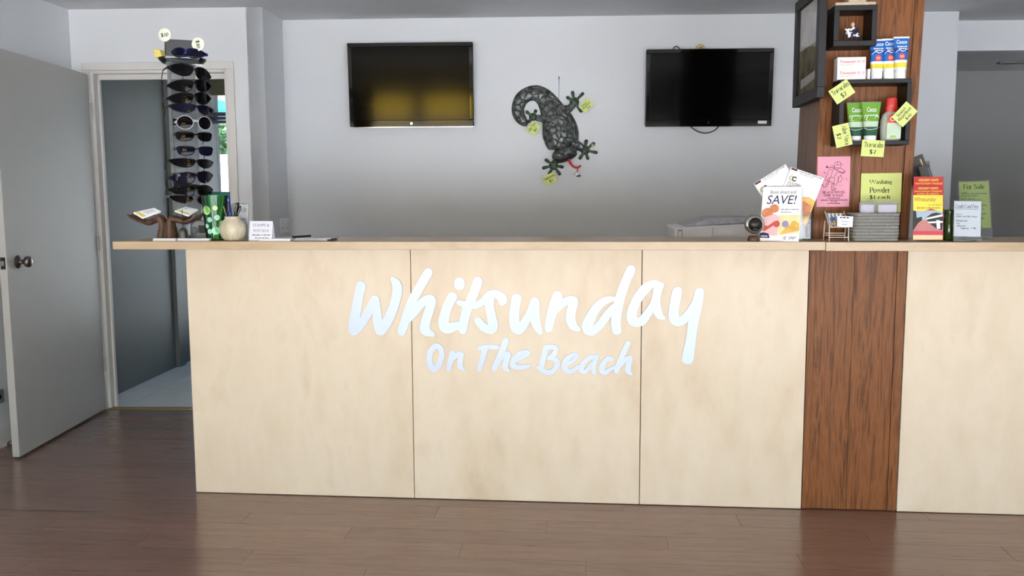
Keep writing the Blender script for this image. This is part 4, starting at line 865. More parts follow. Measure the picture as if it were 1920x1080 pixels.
MB().lathe([(.02, zt_-.012), (.08, zt_-.008), (.094, zt_+.004), (.098, zt_+.012), (.094, zt_+.012), (.09, zt_+.004), (.02, zt_-.003)], (tx, SY, 0), 36).build('top_tray', M['acrylic'], ssg, smooth=40)
pmat('mirror', (150, 152, 154), rough=.05, metal=1, var=0)
MB().tube([hy(310, 106, SY-.01), hy(309.5, 73, SY-.01)], .0025).build('mirror_post', M['darkmetal'], ssg)
paper('mirror', None, None, [(311, 72), (361, 78), (366, 106), (311, 106)], ((0, SY-.005, 0), (.0, -1, .10)), M['mirror'], parent=ssg, thick=.003)
for i, (label, cx, cy_, rot) in enumerate((('round white $10 price disc at left of stand mirror', 309, 65.5, 6), ('round white $10 price disc turned sideways at right of stand mirror', 371.5, 83, -82))):
    c = hy(cx, cy_, SY-.03); r = .0275; a = math.radians(rot); fr = Fr(c, (math.cos(a), 0, math.sin(a)), (-math.sin(a), 0, math.cos(a)), (0, -1, 0))
    o = tag(MB().prism([(r*math.cos(2*PI*k/32), r*math.sin(2*PI*k/32)) for k in range(32)], 0, .0015, fr).build('price_disc', M['creamcard'] if 'creamcard' in M else pmat('creamcard', (232, 236, 216), rough=.7)), label, 'price tag', 'ten dollar price discs')
    MB().flat(sf('$10', .1, 1.2), fr, (-.017, -.009, .017, .009), .002).build('lettering', M['ink'], o)
pmat('foam', (222, 204, 110), rough=.9, bump=.6, scale=120)
c0, c1 = hy(293, 93, SY-.03), hy(304, 112, SY-.03)
tag(MB().solid([V((c0.x, SY-.05, zt_+.0125)), V((c1.x+.012, SY-.05, zt_+.0125)), V((c1.x+.012, SY-.01, zt_+.0125)), V((c0.x, SY-.01, zt_+.0125))], [V((c0.x-.004, SY-.05, c0.z)), V((c1.x, SY-.05, c0.z-.004)), V((c1.x, SY-.01, c0.z)), V((c0.x, SY-.01, c0.z))]).build('foam_wedge', M['foam'], bevel=.004, seg=3), 'small yellow foam wedge at left end of stand tray', 'foam')
pmat('lensblack', (8, 8, 12), rough=.05, spec=.12, var=0); pmat('lensblue', (12, 13, 34), rough=.05, spec=.14); pmat('lensbrown', (54, 30, 20), rough=.06, spec=.3); pmat('frameblack', (9, 9, 10), rough=.25, spec=.3); pmat('framewhite', (190, 192, 196), rough=.2); pmat('frameclear', (96, 98, 102), rough=.15); pmat('framenavy', (24, 30, 92), rough=.15)
OUT = {'wrap': [(4, 11), (25, 18), (48, 16), (66, 9), (72, 2), (62, -9), (46, -19), (28, -22), (13, -17), (5, -4)],
 'slim': [(4, 9), (30, 13), (55, 12), (71, 8), (68, -3), (52, -13), (30, -17), (13, -11), (5, -1)],
 'round': [(36+27*math.cos(a*PI/6), 25*math.sin(a*PI/6)) for a in range(12)],
 'rect': [(9, 10), (22, 14), (50, 15), (64, 12), (65, 0), (60, -13), (45, -18), (24, -17), (12, -10), (8, 0)]}
def sunglasses(label, px, py, Y, shape, lens, frame, yaw, roll=0, kw=8.5, group='sunglasses on the display stand', z=None, fold=False, tl=.115, sc=1.0):
    c = hy(px, py, Y); 
    if z is not None: c.z = z
    root = thing('sunglasses', label, 'sunglasses', c, group, rotz=1e-9); root.rotation_euler = (0, math.radians(roll), math.radians(yaw)); root.rotation_mode = 'XYZ'
    bow = lambda x: kw*x*x
    fm = MB()
    for sgn in (1, -1):
        o = [(x*.001*sgn*sc, z_*.001*sc) for x, z_ in catmull(OUT[shape], 4, True)]
        n = len(o); cx_ = sum(p[0] for p in o)/n; cz_ = sum(p[1] for p in o)/n; vs = [V((cx_, bow(cx_)-.001, cz_))]; fs = []
        for k in (1, 2, 3):
            for x, z_ in o:
                X = cx_+(x-cx_)*k/3; Z = cz_+(z_-cz_)*k/3; vs.append(V((X, bow(X)-.001+3*Z*Z, Z)))
        for j in range(n): fs.append((0, 1+j, 1+(j+1) % n))
        for k in (0, 1):
            for j in range(n): fs.append((1+k*n+j, 1+(k+1)*n+j, 1+(k+1)*n+(j+1) % n, 1+k*n+(j+1) % n))
        MB().add(vs, fs if sgn < 0 else [f[::-1] for f in fs]).build('lens', M[lens], root, smooth=60)
        fm.tube([V((x, bow(x)+3*z_*z_, z_)) for x, z_ in o], .0019, 6, closed=True)
        ox = max(o, key=lambda p: p[0]*sgn); X = ox[0]; Z = max(ox[1], .002); y0 = bow(X)
        if fold: tp = [V((X, y0, Z)), V((X*.98, y0+.012, Z)), V((X*.2, y0+.02+(.006 if sgn > 0 else 0), Z-.004)), V((-X*.5, y0+.018+(.006 if sgn > 0 else 0), Z-.012))]
        else: tp = [V((X, y0, Z)), V((X*1.02, y0+.012, Z)), V((X*.99, y0+tl*.72, Z-.002)), V((X*.95, y0+tl*.9, Z-.014)), V((X*.93, y0+tl, Z-.034))]
        tq = catmull([tuple(p) for p in tp], 4); MB().tube(tq, [.0064-.0026*k/(len(tq)-1) for k in range(len(tq))], 8, flat=(V((1, 0, 0)), .4)).build('temple', M[frame], root, smooth=60)
    zb_ = .006 if shape in ('wrap', 'slim') else .006
    fm.tube([V((-.009*sc, 0, zb_)), V((0, -.001, zb_+.001)), V((.009*sc, 0, zb_))], .0026, 8)
    fm.build('frame', M[frame], root, smooth=60); bpy.context.view_layer.update()
    return root
GY = SY-.062
SGL = [
 ('black wraparound sunglasses topmost on stand, one end tilted up', 364, 133, 'wrap', 'lensblack', 'frameblack', 9),
 ('black wraparound sunglasses second from top of the stand', 364, 159, 'wrap', 'lensblack', 'frameblack', -3),
 ('black curved sunglasses third from top, close above the navy pair', 364, 183, 'wrap', 'lensblack', 'frameblack', -3),
 ('slim navy lens sunglasses fourth from top of the stand', 368, 203, 'slim', 'lensblue', 'frameblack', 3),
 ('large round sunglasses with white rims fifth from top of stand', 367, 230, 'round', 'lensblack', 'framewhite', 0),
 ('square black sunglasses sixth from top, just below the white rimmed pair', 367, 255, 'rect', 'lensblack', 'frameblack', 0),
 ('rounded black sunglasses seventh from top of the stand', 369, 282, 'rect', 'lensblue', 'frameblack', 0),
 ('slim black sunglasses eighth from top of the stand', 368, 305, 'slim', 'lensblack', 'frameblack', 2),
 ('black sunglasses with bluish lenses third from bottom of the stand', 368, 332, 'wrap', 'lensblue', 'frameblack', -4),
 ('black wraparound sunglasses second from bottom of the stand', 368, 357, 'wrap', 'lensblack', 'frameblack', 0),
 ('dark clear framed sunglasses lowest on the stand', 366, 374, 'slim', 'lensblack', 'frameclear', 4)]
for lb, px, py, shp, ln, fm_, rl in SGL: sunglasses(lb, px, py, GY, shp, ln, fm_, 40, rl, sc=1.24 if shp in ('wrap', 'slim') else 1.12, kw=9.5 if shp in ('wrap', 'slim') else 5.5)
for lb, px, py, shp, ln, fm_ in (('black sunglasses highest on the left hand side of stand', 322, 228, 'rect', 'lensblack', 'framewhite'), ('brown lens sunglasses on left hand side of stand', 322, 330, 'rect', 'lensbrown', 'frameclear'), ('black sunglasses lowest on the left hand side of stand', 323, 349, 'round', 'lensblack', 'frameblack')):
    sunglasses(lb, px, py, SY-.03, shp, ln, fm_, -62, 4, sc=1.0, kw=5)
sunglasses('folded navy sunglasses lying in the tray on top of stand', 348, 98, SY-.055, 'wrap', 'lensblue', 'framenavy', 8, 4, z=zt_+.0125+.019, fold=True)
# ------------------------------------------------------------------ carved hands and cards
pmat('carved', (74, 52, 40), rough=.38, var=.35, scale=22, stretch=(3, 3, .6), spec=.5, col2=(104, 76, 58))
HYY = 3.56; HP = lambda x, y, dy=0: hy(240+x/12, 380+y/12, HYY)+V((0, dy, 0))
upx = (hy(300, 420, HYY)-hy(301, 420, HYY)).length/12
hs = thing('hand_sculpture', 'dark carved wooden sculpture of two open upturned hands holding cards', 'sculpture', V((HP(880, 760).x, HYY, ZT)))
mb = MB(); YA = V((0, 1, 0))
def armtube(pts, rs, st=1.0, dy=0): mb.tube(catmull([tuple(HP(x, y, dy)) for x, y in pts], 4), [r*upx for r in [a[0] for a in catmull([(q,) for q in rs], 4)]], 14, flat=(YA, st))
zb_ = HP(0, 765).z; dz = ZT-HP(0, 790).z
armtube([(785, 800), (795, 600), (790, 430), (730, 320), (610, 360), (470, 420), (350, 400)], [118, 100, 84, 84, 72, 66, 50], 1.55)
armtube([(990, 800), (975, 600), (960, 430), (1010, 340), (1140, 360), (1290, 400), (1400, 385)], [118, 100, 84, 84, 72, 62, 48], 1.55)
for j, dy in enumerate((-.034, -.012, .010, .031)):
    L_ = (0, 30, 18, -25)[j]
    armtube([(390, 400), (250, 345), (140, 285), (62-L_, 232)], [34, 30, 25, 12], 1, dy)
    armtube([(1370, 385), (1490, 350), (1580, 285), (1650+L_, 195)], [34, 30, 25, 12], 1, dy)
armtube([(620, 330), (540, 310), (470, 280), (420, 255)], [34, 30, 24, 12], 1, .052)
armtube([(1130, 330), (1210, 310), (1270, 280), (1320, 255)], [34, 30, 24, 12], 1, .052)
o = mb.build('hands', M['carved'], hs); 
rm = o.modifiers.new('fuse', 'REMESH'); rm.mode = 'VOXEL'; rm.voxel_size = .0022; rm.use_smooth_shade = True
smo = o.modifiers.new('soften', 'SMOOTH'); smo.factor = .5; smo.iterations = 5
lowest = min(v.co.z for v in o.data.vertices)+ORG[hs.name].z
o.location.z += ZT-lowest
for lb, pts, cc in (('white business cards lying on the left carved hand', [(210, 285), (540, 190), (690, 265), (415, 405)], 'inkgold'), ('white business cards lying on the right carved hand', [(1130, 250), (1250, 165), (1530, 225), (1440, 355)], 'inkgold')):
    base = [HP(x, y) for x, y in pts]; top = [HP(x, y-18) for x, y in pts]
    off = [.012, .03, .03, -.012]
    B0 = [p+V((0, -.03+k, .008)) for p, k in zip(base, (0.0, .05, .05, 0.0))]
    T0 = [p+V((0, 0, .006)) for p in B0]
    o = tag(MB().solid(B0, T0).build('business_cards', M['white'], bevel=.0008), lb, 'cards', 'card piles on the carved hands')
    n = (T0[1]-T0[0]).cross(T0[3]-T0[0]).normalized(); n = n if n.z > 0 else -n
    def Bp(s, t): return (T0[0]*(1-s)+T0[1]*s)*(1-t)+(T0[3]*(1-s)+T0[2]*s)*t+n*.0006
    k1 = MB(); k1.add([Bp(.02, .05), Bp(.22, .05), Bp(.22, .95), Bp(.02, .95)], [(0, 1, 2, 3)]); k1.build('coloured_band', M['foam'], o)
    k2 = MB()
    for t in (.25, .45, .65): k2.add([Bp(.35, t), Bp(.85, t), Bp(.85, t+.06), Bp(.35, t+.06)], [(0, 1, 2, 3)])
    k2.build('lettering', M['inkgrey'], o)
b0 = HP(960, 240); 
# pads of leaflets at the very front
for lb, l, r, mm in (('thin white pad of leaflets under the carved hands', 286, 329.5, 'whiteplastic'), ('thin white pad of leaflets right of its twin near green cup', 332, 392, 'paperw')):
    a, c = hy(l, 449, 3.475), hy(r, 449, 3.475); mb = MB()
    for k in range(3): mb.box((a.x+.002*(k % 2), 3.475+.001*k, ZT+.0004+.0036*k), (c.x-.003*(k == 1), 3.50, ZT+.0036*(k+1)))
    tag(mb.build('leaflet_pad', M[mm], bevel=.0006, seg=1), lb, 'leaflets', 'thin leaflet pads')
# table bell with a beaded chain
bx = hy(341, 430, 3.52).x; bl = thing('counter_bell', 'small bronze bell with tall beaded chain handle before carved hands', 'bell', (bx, 3.53, ZT))
q = 1/460
MB().lathe([(11*q, 0), (10.5*q, 3*q), (8.5*q, 10*q), (7.5*q, 18*q), (5*q, 23*q), (.5*q, 24.5*q)], (bx, 3.53, ZT), 24).build('bell_body', M['steel'], bl, smooth=50)
mb = MB(); z = ZT+25*q; zz = pz(341, 393, 3.52); k = 0
while z < zz: mb.ball((bx, 3.53, z), .0018 if k else .0032, 8); z += .0036; k += 1
mb.build('beaded_chain', M['darkmetal'], bl, smooth=60)
# grey tape dispenser
a, c = hy(356, 414, 3.585), hy(391, 440, 3.585); td = thing('tape_dispenser', 'grey desk gadget with clear roll and dark window behind green cup', 'tape dispenser', ((a.x+c.x)/2, 3.60, ZT))
w_ = c.x-a.x; zt2 = a.z; fr = Fr((a.x, 3.585, ZT), (1, 0, 0), (0, 0, 1), (0, -1, 0)); hh = zt2-ZT
MB().prism([(0, 0), (w_, 0), (w_, hh*.95), (w_*.9, hh), (w_*.3, hh), (w_*.08, hh*.8), (0, hh*.5)], -.06, 0, fr).build('body', M['greyplastic'], td, bevel=.004, seg=3)
MB().prism([(w_*.46, hh*.36), (w_*.92, hh*.36), (w_*.92, hh*.76), (w_*.46, hh*.76)], 0, .0015, fr).build('dark_window', M['blackgloss'], td)
MB().prism([(w_*.24+w_*.2*math.cos(k*PI/14), hh*.5+w_*.2*math.sin(k*PI/14)) for k in range(28)], 0, .006, fr).build('roll', M['acrylicgrey'], td, smooth=40)
# ------------------------------------------------------------------ tumbler with straws
def sx(px, Y): return hy(px, 430, Y).x
def taper(root, name, c, r0, r1, h, m_, wall=.0015):
    return MB().lathe([(r0*.95, 0), (r0, .002), (r1, h), (r1-wall, h), (r0-wall, .004), (1e-6, .004)], c, 32).build(name, m_, root, smooth=40)
cY = 3.545; cX = sx(405, cY); mp1 = (hy(400, 420, cY)-hy(401, 420, cY)).length
M['greentint'] = thin('green_tint', (186, 232, 204), .05, (120, 200, 150)); pmat('palegreen', (190, 222, 140), rough=.3); pmat('mint', (168, 220, 190), rough=.3)
cup = thing('tumbler', 'tall green tinted tumbler with pale dots, full of straws', 'cup', (cX, cY, ZT)); zc = pz(405, 366, cY)-ZT
taper(cup, 'glass', (cX, cY, ZT), 17.5*mp1, 24*mp1, zc, M['greentint'])
def cupr(z): return 17.5*mp1+(24-17.5)*mp1*z/zc
md = {'palegreen': MB(), 'mint': MB()}
for px_, py_, r_, mm in ((392, 394.5, 8, 'palegreen'), (397, 412, 4.6, 'mint'), (410, 408, 5, 'mint'), (396, 434, 4.6, 'mint'), (406.5, 432.5, 7, 'mint'), (391, 424, 4, 'mint'), (408, 390, 4.5, 'palegreen'), (416, 418, 4, 'mint')):
    z = pz(px_, py_, cY-.04)-ZT; r = cupr(z); a0 = math.asin(max(-.95, min(.95, (sx(px_, cY-.03)-cX)/r))); vs = []
    for k in range(20):
        da = r_*mp1*math.cos(k*PI/10)/r; dz = r_*mp1*math.sin(k*PI/10); rr = cupr(z+dz)+.0006
        vs.append(V((cX+rr*math.sin(a0+da), cY-rr*math.cos(a0+da), ZT+z+dz)))
    md[mm].add(vs, [tuple(range(20))])
for mm, b_ in md.items(): b_.build('dots', M[mm], cup)
def stick(name, label, cat, p0, p1, r, m_, group, tip=None):
    root_ = MB().tube([p0, p1], r, 8).build(name, M[m_], smooth=50); tag(root_, label, cat, group)
    return root_
pmat('strawgreen', (44, 168, 92), rough=.3); pmat('strawteal', (34, 128, 140), rough=.3); pmat('strawyellow', (226, 214, 70), rough=.3); pmat('straworange', (220, 156, 60), rough=.3); pmat('strawdeep', (20, 112, 54), rough=.3)
for lb, mm, x0, x1, y1, dy in (('teal straw leaning left out of the green tumbler', 'strawteal', 398, 381, 367, -.008), ('bright green straw left of centre in the green tumbler', 'strawgreen', 402, 395, 365, -.012), ('orange straw upright in middle of the green tumbler', 'straworange', 406, 404, 366, .0), ('yellow straw leaning right out of the green tumbler', 'strawyellow', 408, 420, 368, -.008), ('deep green straw at the back of the tumbler', 'strawdeep', 406, 411, 364, .012), ('second deep green straw behind the bright green one in tumbler', 'strawdeep', 401, 388, 366, .014)):
    stick('straw', lb, 'straw', V((sx(x0, cY), cY+dy*.4, ZT+.0055)), V((hy(x1, y1, cY).x, cY+dy, pz(x1, y1, cY))), .0038, mm, 'straws in the green tumbler')
# teal leaflet standing behind the tumbler
pmat('teald', (26, 96, 98), rough=.5)
paper('leaflet', 'dark teal leaflet standing behind the green tumbler', 'leaflet', [(390, 359), (432, 360), (433, 446), (391, 446)], ((0, 3.70, 0), YN), M['teald'], [(bars(7, 8), .2, .88, .9, .93, 'mint')], thick=.004)
# ------------------------------------------------------------------ gourd vase with pens
vY = 3.515; vX = sx(437, vY); mv = (hy(430, 420, vY)-hy(431, 420, vY)).length
pmat('gourd', (206, 194, 160), rough=.35, var=.22, scale=16, stretch=(3, 3, .5), coat=.3, col2=(222, 214, 190))
vs_ = thing('pen_vase', 'cream streaked gourd shaped vase holding pens', 'vase', (vX, vY, ZT))
prof = [(10, 0), (15, 1), (20, 6), (23, 13), (24, 20), (22.5, 27), (18.5, 33), (14.5, 37), (13.5, 39), (14.8, 41.5), (13.3, 42), (11.5, 39), (12.5, 34), (1, 30)]
vz = (pz(437, 405.5, vY)-ZT)/42; n = 40; V_ = []; F_ = []
for r, z in prof:
    for j in range(n):
        a = 2*PI*j/n; k = 1+.022*math.cos(9*a)*min(1, max(0, (38-z)/10)); V_.append(V((vX+r*mv*k*math.cos(a), vY+r*mv*k*math.sin(a), ZT+z*vz)))
for i in range(len(prof)-1):
    for j in range(n): F_.append((i*n+j, i*n+(j+1) % n, (i+1)*n+(j+1) % n, (i+1)*n+j))
F_.append(tuple(range(n-1, -1, -1)))
MB().add(V_, F_).build('vase_body', M['gourd'], vs_, smooth=60)
pmat('penblue', (34, 52, 150), rough=.25)
def pen(label, x0, x1, y1, r, m_, tipm, dy):
    p0 = V((sx(x0, vY), vY+dy*.5, ZT+.032*1)); p0.z = ZT+31*vz; p1 = V((hy(x1, y1, vY).x, vY+dy, pz(x1, y1, vY))); d = p1-p0
    o = MB().tube([p0, p0+d*.45, p0+d*.96, p1], [r*.8, r, r, r*.6], 10).build('pen', M[m_], smooth=50); tag(o, label, 'pen', 'pens in the gourd vase')
    MB().tube([p0+d*.5, p0+d*.9], r*1.08, 10).build('cap', M[tipm], o, smooth=50)
    MB().tube([p0+d*.55+V((0, -r*1.25, 0)), p0+d*.92+V((0, -r*1.25, 0))], r*.3, 6).build('clip', M['chrome'], o)
pen('black pen leaning far left in the gourd vase', 429, 421, 383, .0054, 'blackgloss', 'blackgloss', -.008)
pen('navy pen second from left in the gourd vase', 432, 428, 378, .0054, 'penblue', 'inknavy', .004)
pen('blue pen in middle of the gourd vase', 435, 426, 368, .0052, 'penblue', 'penblue', .01)
pen('thick black marker leaning right in the gourd vase', 440, 446.5, 380, .0072, 'black', 'blackgloss', -.004)
pen('thin silver black pen beside the marker in gourd vase', 440, 450, 386, .0044, 'black', 'steel', .006)
# ------------------------------------------------------------------ acrylic sign holders, tent cards
def holder(label, px, Y, lean, cardmat, lines, cat='sign', yaw=0, margin=.06, base=True, foot=.05, bottom=None):
    nrm = V((math.sin(yaw)*math.cos(lean), -math.cos(yaw)*math.cos(lean), math.sin(lean))); c0 = hy((px[3][0]+px[2][0])/2, px[3][1], Y)
    plane = (V((c0.x, Y, c0.z)), nrm)
    P = [hit(x, y, *plane) for x, y in px]; root = thing('sign_holder', label, cat, V(((P[2].x+P[3].x)/2, Y, ZT)))
    o, fr, w_, h_ = paper('card', None, None, px, plane, cardmat, lines, parent=root)
    z0 = -(fr.p(0, 0).z-ZT)/max(.2, fr.v.z)+.002
    MB().prism([(-.003, z0), (w_+.003, z0), (w_+.003, h_+.006), (-.003, h_+.006)], .0022, .0042, fr).build('front_pane', M['acrylic'], root)
    MB().prism([(-.003, z0), (w_+.003, z0), (w_+.003, h_+.006), (-.003, h_+.006)], -.0034, -.0008, fr).build('back_pane', M['acrylic'], root)
    b0 = fr.p(0, z0); u = V((fr.u.x, fr.u.y, 0)).normalized(); bk = V((-u.y, u.x, 0)); bk = bk if bk.y > 0 else -bk
    f2 = Fr(V((b0.x, b0.y, ZT+.0002))-bk*.006, u, bk, (0, 0, 1))
    MB().prism([(-.003, 0), (w_+.003, 0), (w_+.003, foot), (-.003, foot)], 0, .0028, f2).build('foot', M['acrylic'], root)
    return root
FEES = [(sf('Credit Card Fees', .25, 1.0), .04, .80, .9, .91, 'inknavy'), (bars(1, 1), .04, .77, .9, .778, 'inknavy'), (sf('Eftpos:') if 0 else bf('Eftpos:'), .08, .60, .28, .65, 'inknavy'), (sf('Debit Card: No Charge', 0, 1.3), .08, .535, .86, .59, 'inknavy'),
        (sf('Mastercard :', 0, 1.3), .08, .42, .52, .47, 'inknavy'), (sf('Visa', 0, 1.3), .08, .345, .22, .39, 'inknavy'), (sf('American', 0, 1.3), .08, .28, .42, .325, 'inknavy'), (sf('Express - 1.2%', 0, 1.3), .25, .2, .82, .26, 'inknavy')]
holder('clear stand with white credit card fees sign right of red brochures', [(1790.8, 377.2), (1841, 377.8), (1837, 444), (1786.5, 443)], 3.50, math.radians(9), M['paperw'], FEES, yaw=math.radians(-6), foot=.07)
holder('clear stand with white fees sign behind the gourd vase', [(434, 383), (464.5, 384), (465.5, 445), (437, 445)], 3.585, math.radians(8), M['white'], FEES, foot=.06)
SALE = [(sf('For Sale', 0, 1.1), .14, .84, .86, .95)] + [(bars(n_, s_), .06, y_, x_, y_+.012) for n_, s_, y_, x_ in ((2, 1, .77, .25), (3, 2, .735, .4), (6, 3, .69, .62), (2, 8, .735, .92), (4, 4, .62, .5), (3, 6, .55, .5), (2, 7, .48, .9), (3, 9, .40, .8), (2, 3, .30, .85), (3, 5, .2, .8))]
holder('clear stand with green For Sale sign behind the credit card sign', [(1797, 341.5), (1851, 340.5), (1860, 427), (1803, 428)], 3.66, math.radians(12), M['green'], SALE, foot=.08)
def tent(label, pbl, pbr, Y, yaw, lean, height, lines, cat, mat_=None, extra=None):
    a, b_ = hy(*pbl, Y), hy(*pbr, Y); w_ = (b_.x-a.x)/math.cos(yaw); c = V(((a.x+b_.x)/2, Y, ZT))
    u = V((math.cos(yaw), math.sin(yaw), 0)); bk = V((-u.y, u.x, 0)); v = (V((0, 0, 1))*math.cos(lean)+bk*math.sin(lean)).normalized(); n = u.cross(v); n = n if n.y < 0 else -n
    root = thing('tent_card', label, cat, c)
    fr = Fr(c-u*w_/2+V((0, 0, .0004)), u, v, n)
    o = MB().prism([(0, 0), (w_, 0), (w_, height), (0, height)], -.0012, 0, fr).build('front_panel', mat_ or M['white'], root)
    v2 = (V((0, 0, 1))*math.cos(lean)-bk*math.sin(lean)).normalized(); bb = c-u*w_/2+bk*(2*height*math.sin(lean))+V((0, 0, .0004)); f2 = Fr(bb, u, v2, n)
    MB().prism([(0, 0), (w_, 0), (w_, height-.0005), (0, height-.0005)], -.0012, 0, f2).build('back_panel', mat_ or M['white'], root)
    g = {}
    for ln in lines: g.setdefault(ln[5] if len(ln) > 5 else 'ink', []).append(ln)
    for mm, L in g.items():
        mb = MB()
        for ln in L: mb.flat(ln[0], fr, (ln[1]*w_, ln[2]*height, ln[3]*w_, ln[4]*height), .0008)
        mb.build('lettering', M[mm], o)
    if extra: extra(fr, w_, height, o)
    return root
tent('small white tent card reading Stamps and Post Box', (465.5, 447), (510, 447), 3.49, math.radians(-5), math.radians(12), .083,
     [(bf('STAMPS &'), .14, .72, .86, .86, 'inkgrey'), (bf('POST BOX'), .18, .44, .86, .58, 'inkgrey'), (bars(6, 2), .14, .27, .92, .32, 'inkgrey'), (bars(4, 5), .26, .13, .86, .17, 'inkgrey')], 'sign', M['paperw'])
pmat('peach', (236, 190, 170), rough=.5); pmat('rose', (238, 196, 196), rough=.5); pmat('skintone', (206, 134, 92), rough=.5, var=.2, scale=40); pmat('amber', (232, 186, 96), rough=.5, var=.2, scale=30); pmat('lilac', (160, 150, 190), rough=.5); pmat('coral', (206, 92, 84), rough=.5); pmat('straw2', (240, 226, 170), rough=.5)
def saveart(fr, w_, h_, o):
    def el(cx, cy_, rx, ry, mm, d, rot=0, n=22):
        c, s_ = math.cos(rot), math.sin(rot)
        MB().prism([((cx*w_+rx*w_*math.cos(k*2*PI/n)*c-ry*h_*math.sin(k*2*PI/n)*s_), (cy_*h_+rx*w_*math.cos(k*2*PI/n)*s_+ry*h_*math.sin(k*2*PI/n)*c)) for k in range(n)], .0002, d, fr).build('picture', M[mm], o)
    def po(pts, mm, d): MB().prism([(x*w_, y*h_) for x, y in pts], .0002, d, fr).build('picture', M[mm], o)
    po([(.46, .12), (.99, .16), (.99, .48), (.46, .48), (.42, .3)], 'straw2', .0005)
    po([(.5, .12), (.99, .2), (.99, .34), (.7, .3)], 'amber', .0006)
    el(.16, .52, .15, .09, 'skintone', .0007, .3); el(.33, .60, .12, .075, 'skintone', .0008, -.5)
    po([(.02, .18), (.1, .12), (.44, .10), (.46, .3), (.5, .42), (.36, .5), (.1, .44), (.02, .32)], 'rose', .0009)
    po([(.02, .2), (.12, .18), (.36, .3), (.46, .34), (.44, .38), (.34, .36), (.2, .28), (.04, .28)], 'coral', .0011)
    po([(0, .06), (.26, .06), (.22, .14), (.1, .16), (0, .15)], 'inknavy', .0012)
    for cx, mm in ((.41, 'coral'), (.63, 'lilac'), (.86, 'amber')): el(cx, .315, .085, .062, mm, .0013)
    po([(0, .0), (1, 0), (1, .12), (.7, .10), (.4, .08), (.15, .04)], 'white', .001)
    mb = MB(); mb.ribbon(*zip(*[((.66*w_+.03*w_*math.cos(a), .06*h_+.022*h_*math.sin(a)), .012*w_) for a in [math.radians(x) for x in range(45, 320, 25)]]), fr, .0011, .0016, k=2); mb.build('emblem', M['ink'], o)
    mb = MB(); mb.ribbon(*zip(*[((.62*w_+.03*w_*math.cos(a), .06*h_+.022*h_*math.sin(a)), .012*w_) for a in [math.radians(x) for x in range(45, 320, 25)]]), fr, .0011, .0014, k=2); mb.build('emblem', M['inkgold'], o)
    mb = MB(); mb.flat(bars(3, 1), fr, (.74*w_, .07*h_, .92*w_, .085*h_), .0014); mb.flat(bars(2, 3), fr, (.74*w_, .045*h_, .88*w_, .06*h_), .0014); mb.build('small_print', M['inkgrey'], o)
    mb = MB(); mb.flat(bars(3, 1), fr, (.03*w_, .08*h_, .2*w_, .1*h_), .0016); mb.build('small_print', M['white'], o)
tent('white SAVE tent card with photo print in front of the brochures', (1426, 450), (1495, 451), 3.475, math.radians(-19), math.radians(17), .222,
     [(bf('Book direct and', .2), .2, .87, .86, .93, 'inkgrey'), (bf('SAVE!', .2), .12, .68, .88, .84, 'inknavy'), (bars(6, 2), .5, .575, .94, .588, 'inkgrey'), (bars(4, 6), .5, .525, .76, .538, 'inkgrey')], 'sign', None, saveart)
# fanned brochures in a clear holder behind the SAVE card
BZ = lambda p_: Q(p_, 1400, 300, 6.747)
def chain(fr, w_, h_, o, thick):
    def cring(cx, cy_, mm, d): 
        mb = MB(); mb.ribbon(*zip(*[((cx*w_+.055*w_*math.cos(a), cy_*h_+.055*w_*math.sin(a)), .032*w_) for a in [math.radians(x) for x in range(45, 330, 25)]]), fr, thick, thick+d, k=2); mb.build('emblem', M[mm], o)
    cring(.12, .80, 'inkgold', .0006); cring(.21, .80, 'ink', .0009)
    MB().prism([(.02*w_, .955*h_), (.2*w_, .955*h_), (.2*w_, .995*h_), (.02*w_, .995*h_)], thick, thick+.0005, fr).build('label_block', M['inkmaroon'], o)
    MB().prism([(0, 0), (w_, 0), (w_, .52*h_), (.8*w_, .56*h_), (.5*w_, .5*h_), (.2*w_, .4*h_), (0, .3*h_)], thick, thick+.0004, fr).build('picture', M['amber'], o)
    MB().prism([(.55*w_, .1*h_), (.98*w_, .2*h_), (.95*w_, .4*h_), (.7*w_, .46*h_), (.5*w_, .35*h_)], thick, thick+.0006, fr).build('picture', M['skintone'], o)
GC = [(bf('GOLDEN', .2), .06, .68, .45, .735), (bf('CHAIN', .2), .06, .615, .4, .67), (bars(11, 3), .26, .965, .95, .98, 'inkgrey'), (bars(6, 4), .3, .93, .7, .94, 'inkgrey')]
paper('brochure', 'white Golden Chain brochure tilted left behind the SAVE card', 'brochure', BZ([(90, 300), (490, 55), (803, 567), (403, 812)]), ((0, 3.585, 0), YN), M['white'], GC, 'fanned white brochures', .003, extra=chain)
paper('brochure', 'white Golden Chain brochure tilted right behind the SAVE card', 'brochure', BZ([(550, 85), (965, 225), (757, 841), (342, 701)]), ((0, 3.572, 0), YN), M['white'], GC, 'fanned white brochures', .003, extra=chain)
a, c = hy(1446, 400, 3.56), hy(1521, 400, 3.56); zt3 = pz(1500, 398, 3.56)
bh = thing('brochure_holder', 'clear acrylic brochure holder behind the SAVE card', 'holder', ((a.x+c.x)/2, 3.58, ZT))
MB().box((a.x, 3.556, ZT+.0005), (c.x, 3.559, zt3)).build('front_pane', M['acrylic'], bh); MB().box((a.x, 3.60, ZT+.0005), (c.x, 3.603, zt3+.02)).build('back_pane', M['acrylic'], bh)
MB().box((c.x-.003, 3.559, ZT+.0005), (c.x, 3.60, zt3)).build('side_pane', M['acrylic'], bh); MB().box((a.x, 3.559, ZT+.0005), (a.x+.003, 3.60, zt3)).build('side_pane', M['acrylic'], bh)
MB().box((a.x+.003, 3.559, ZT+.0005), (c.x-.003, 3.60, ZT+.004)).build('bottom_pane', M['acrylic'], bh)
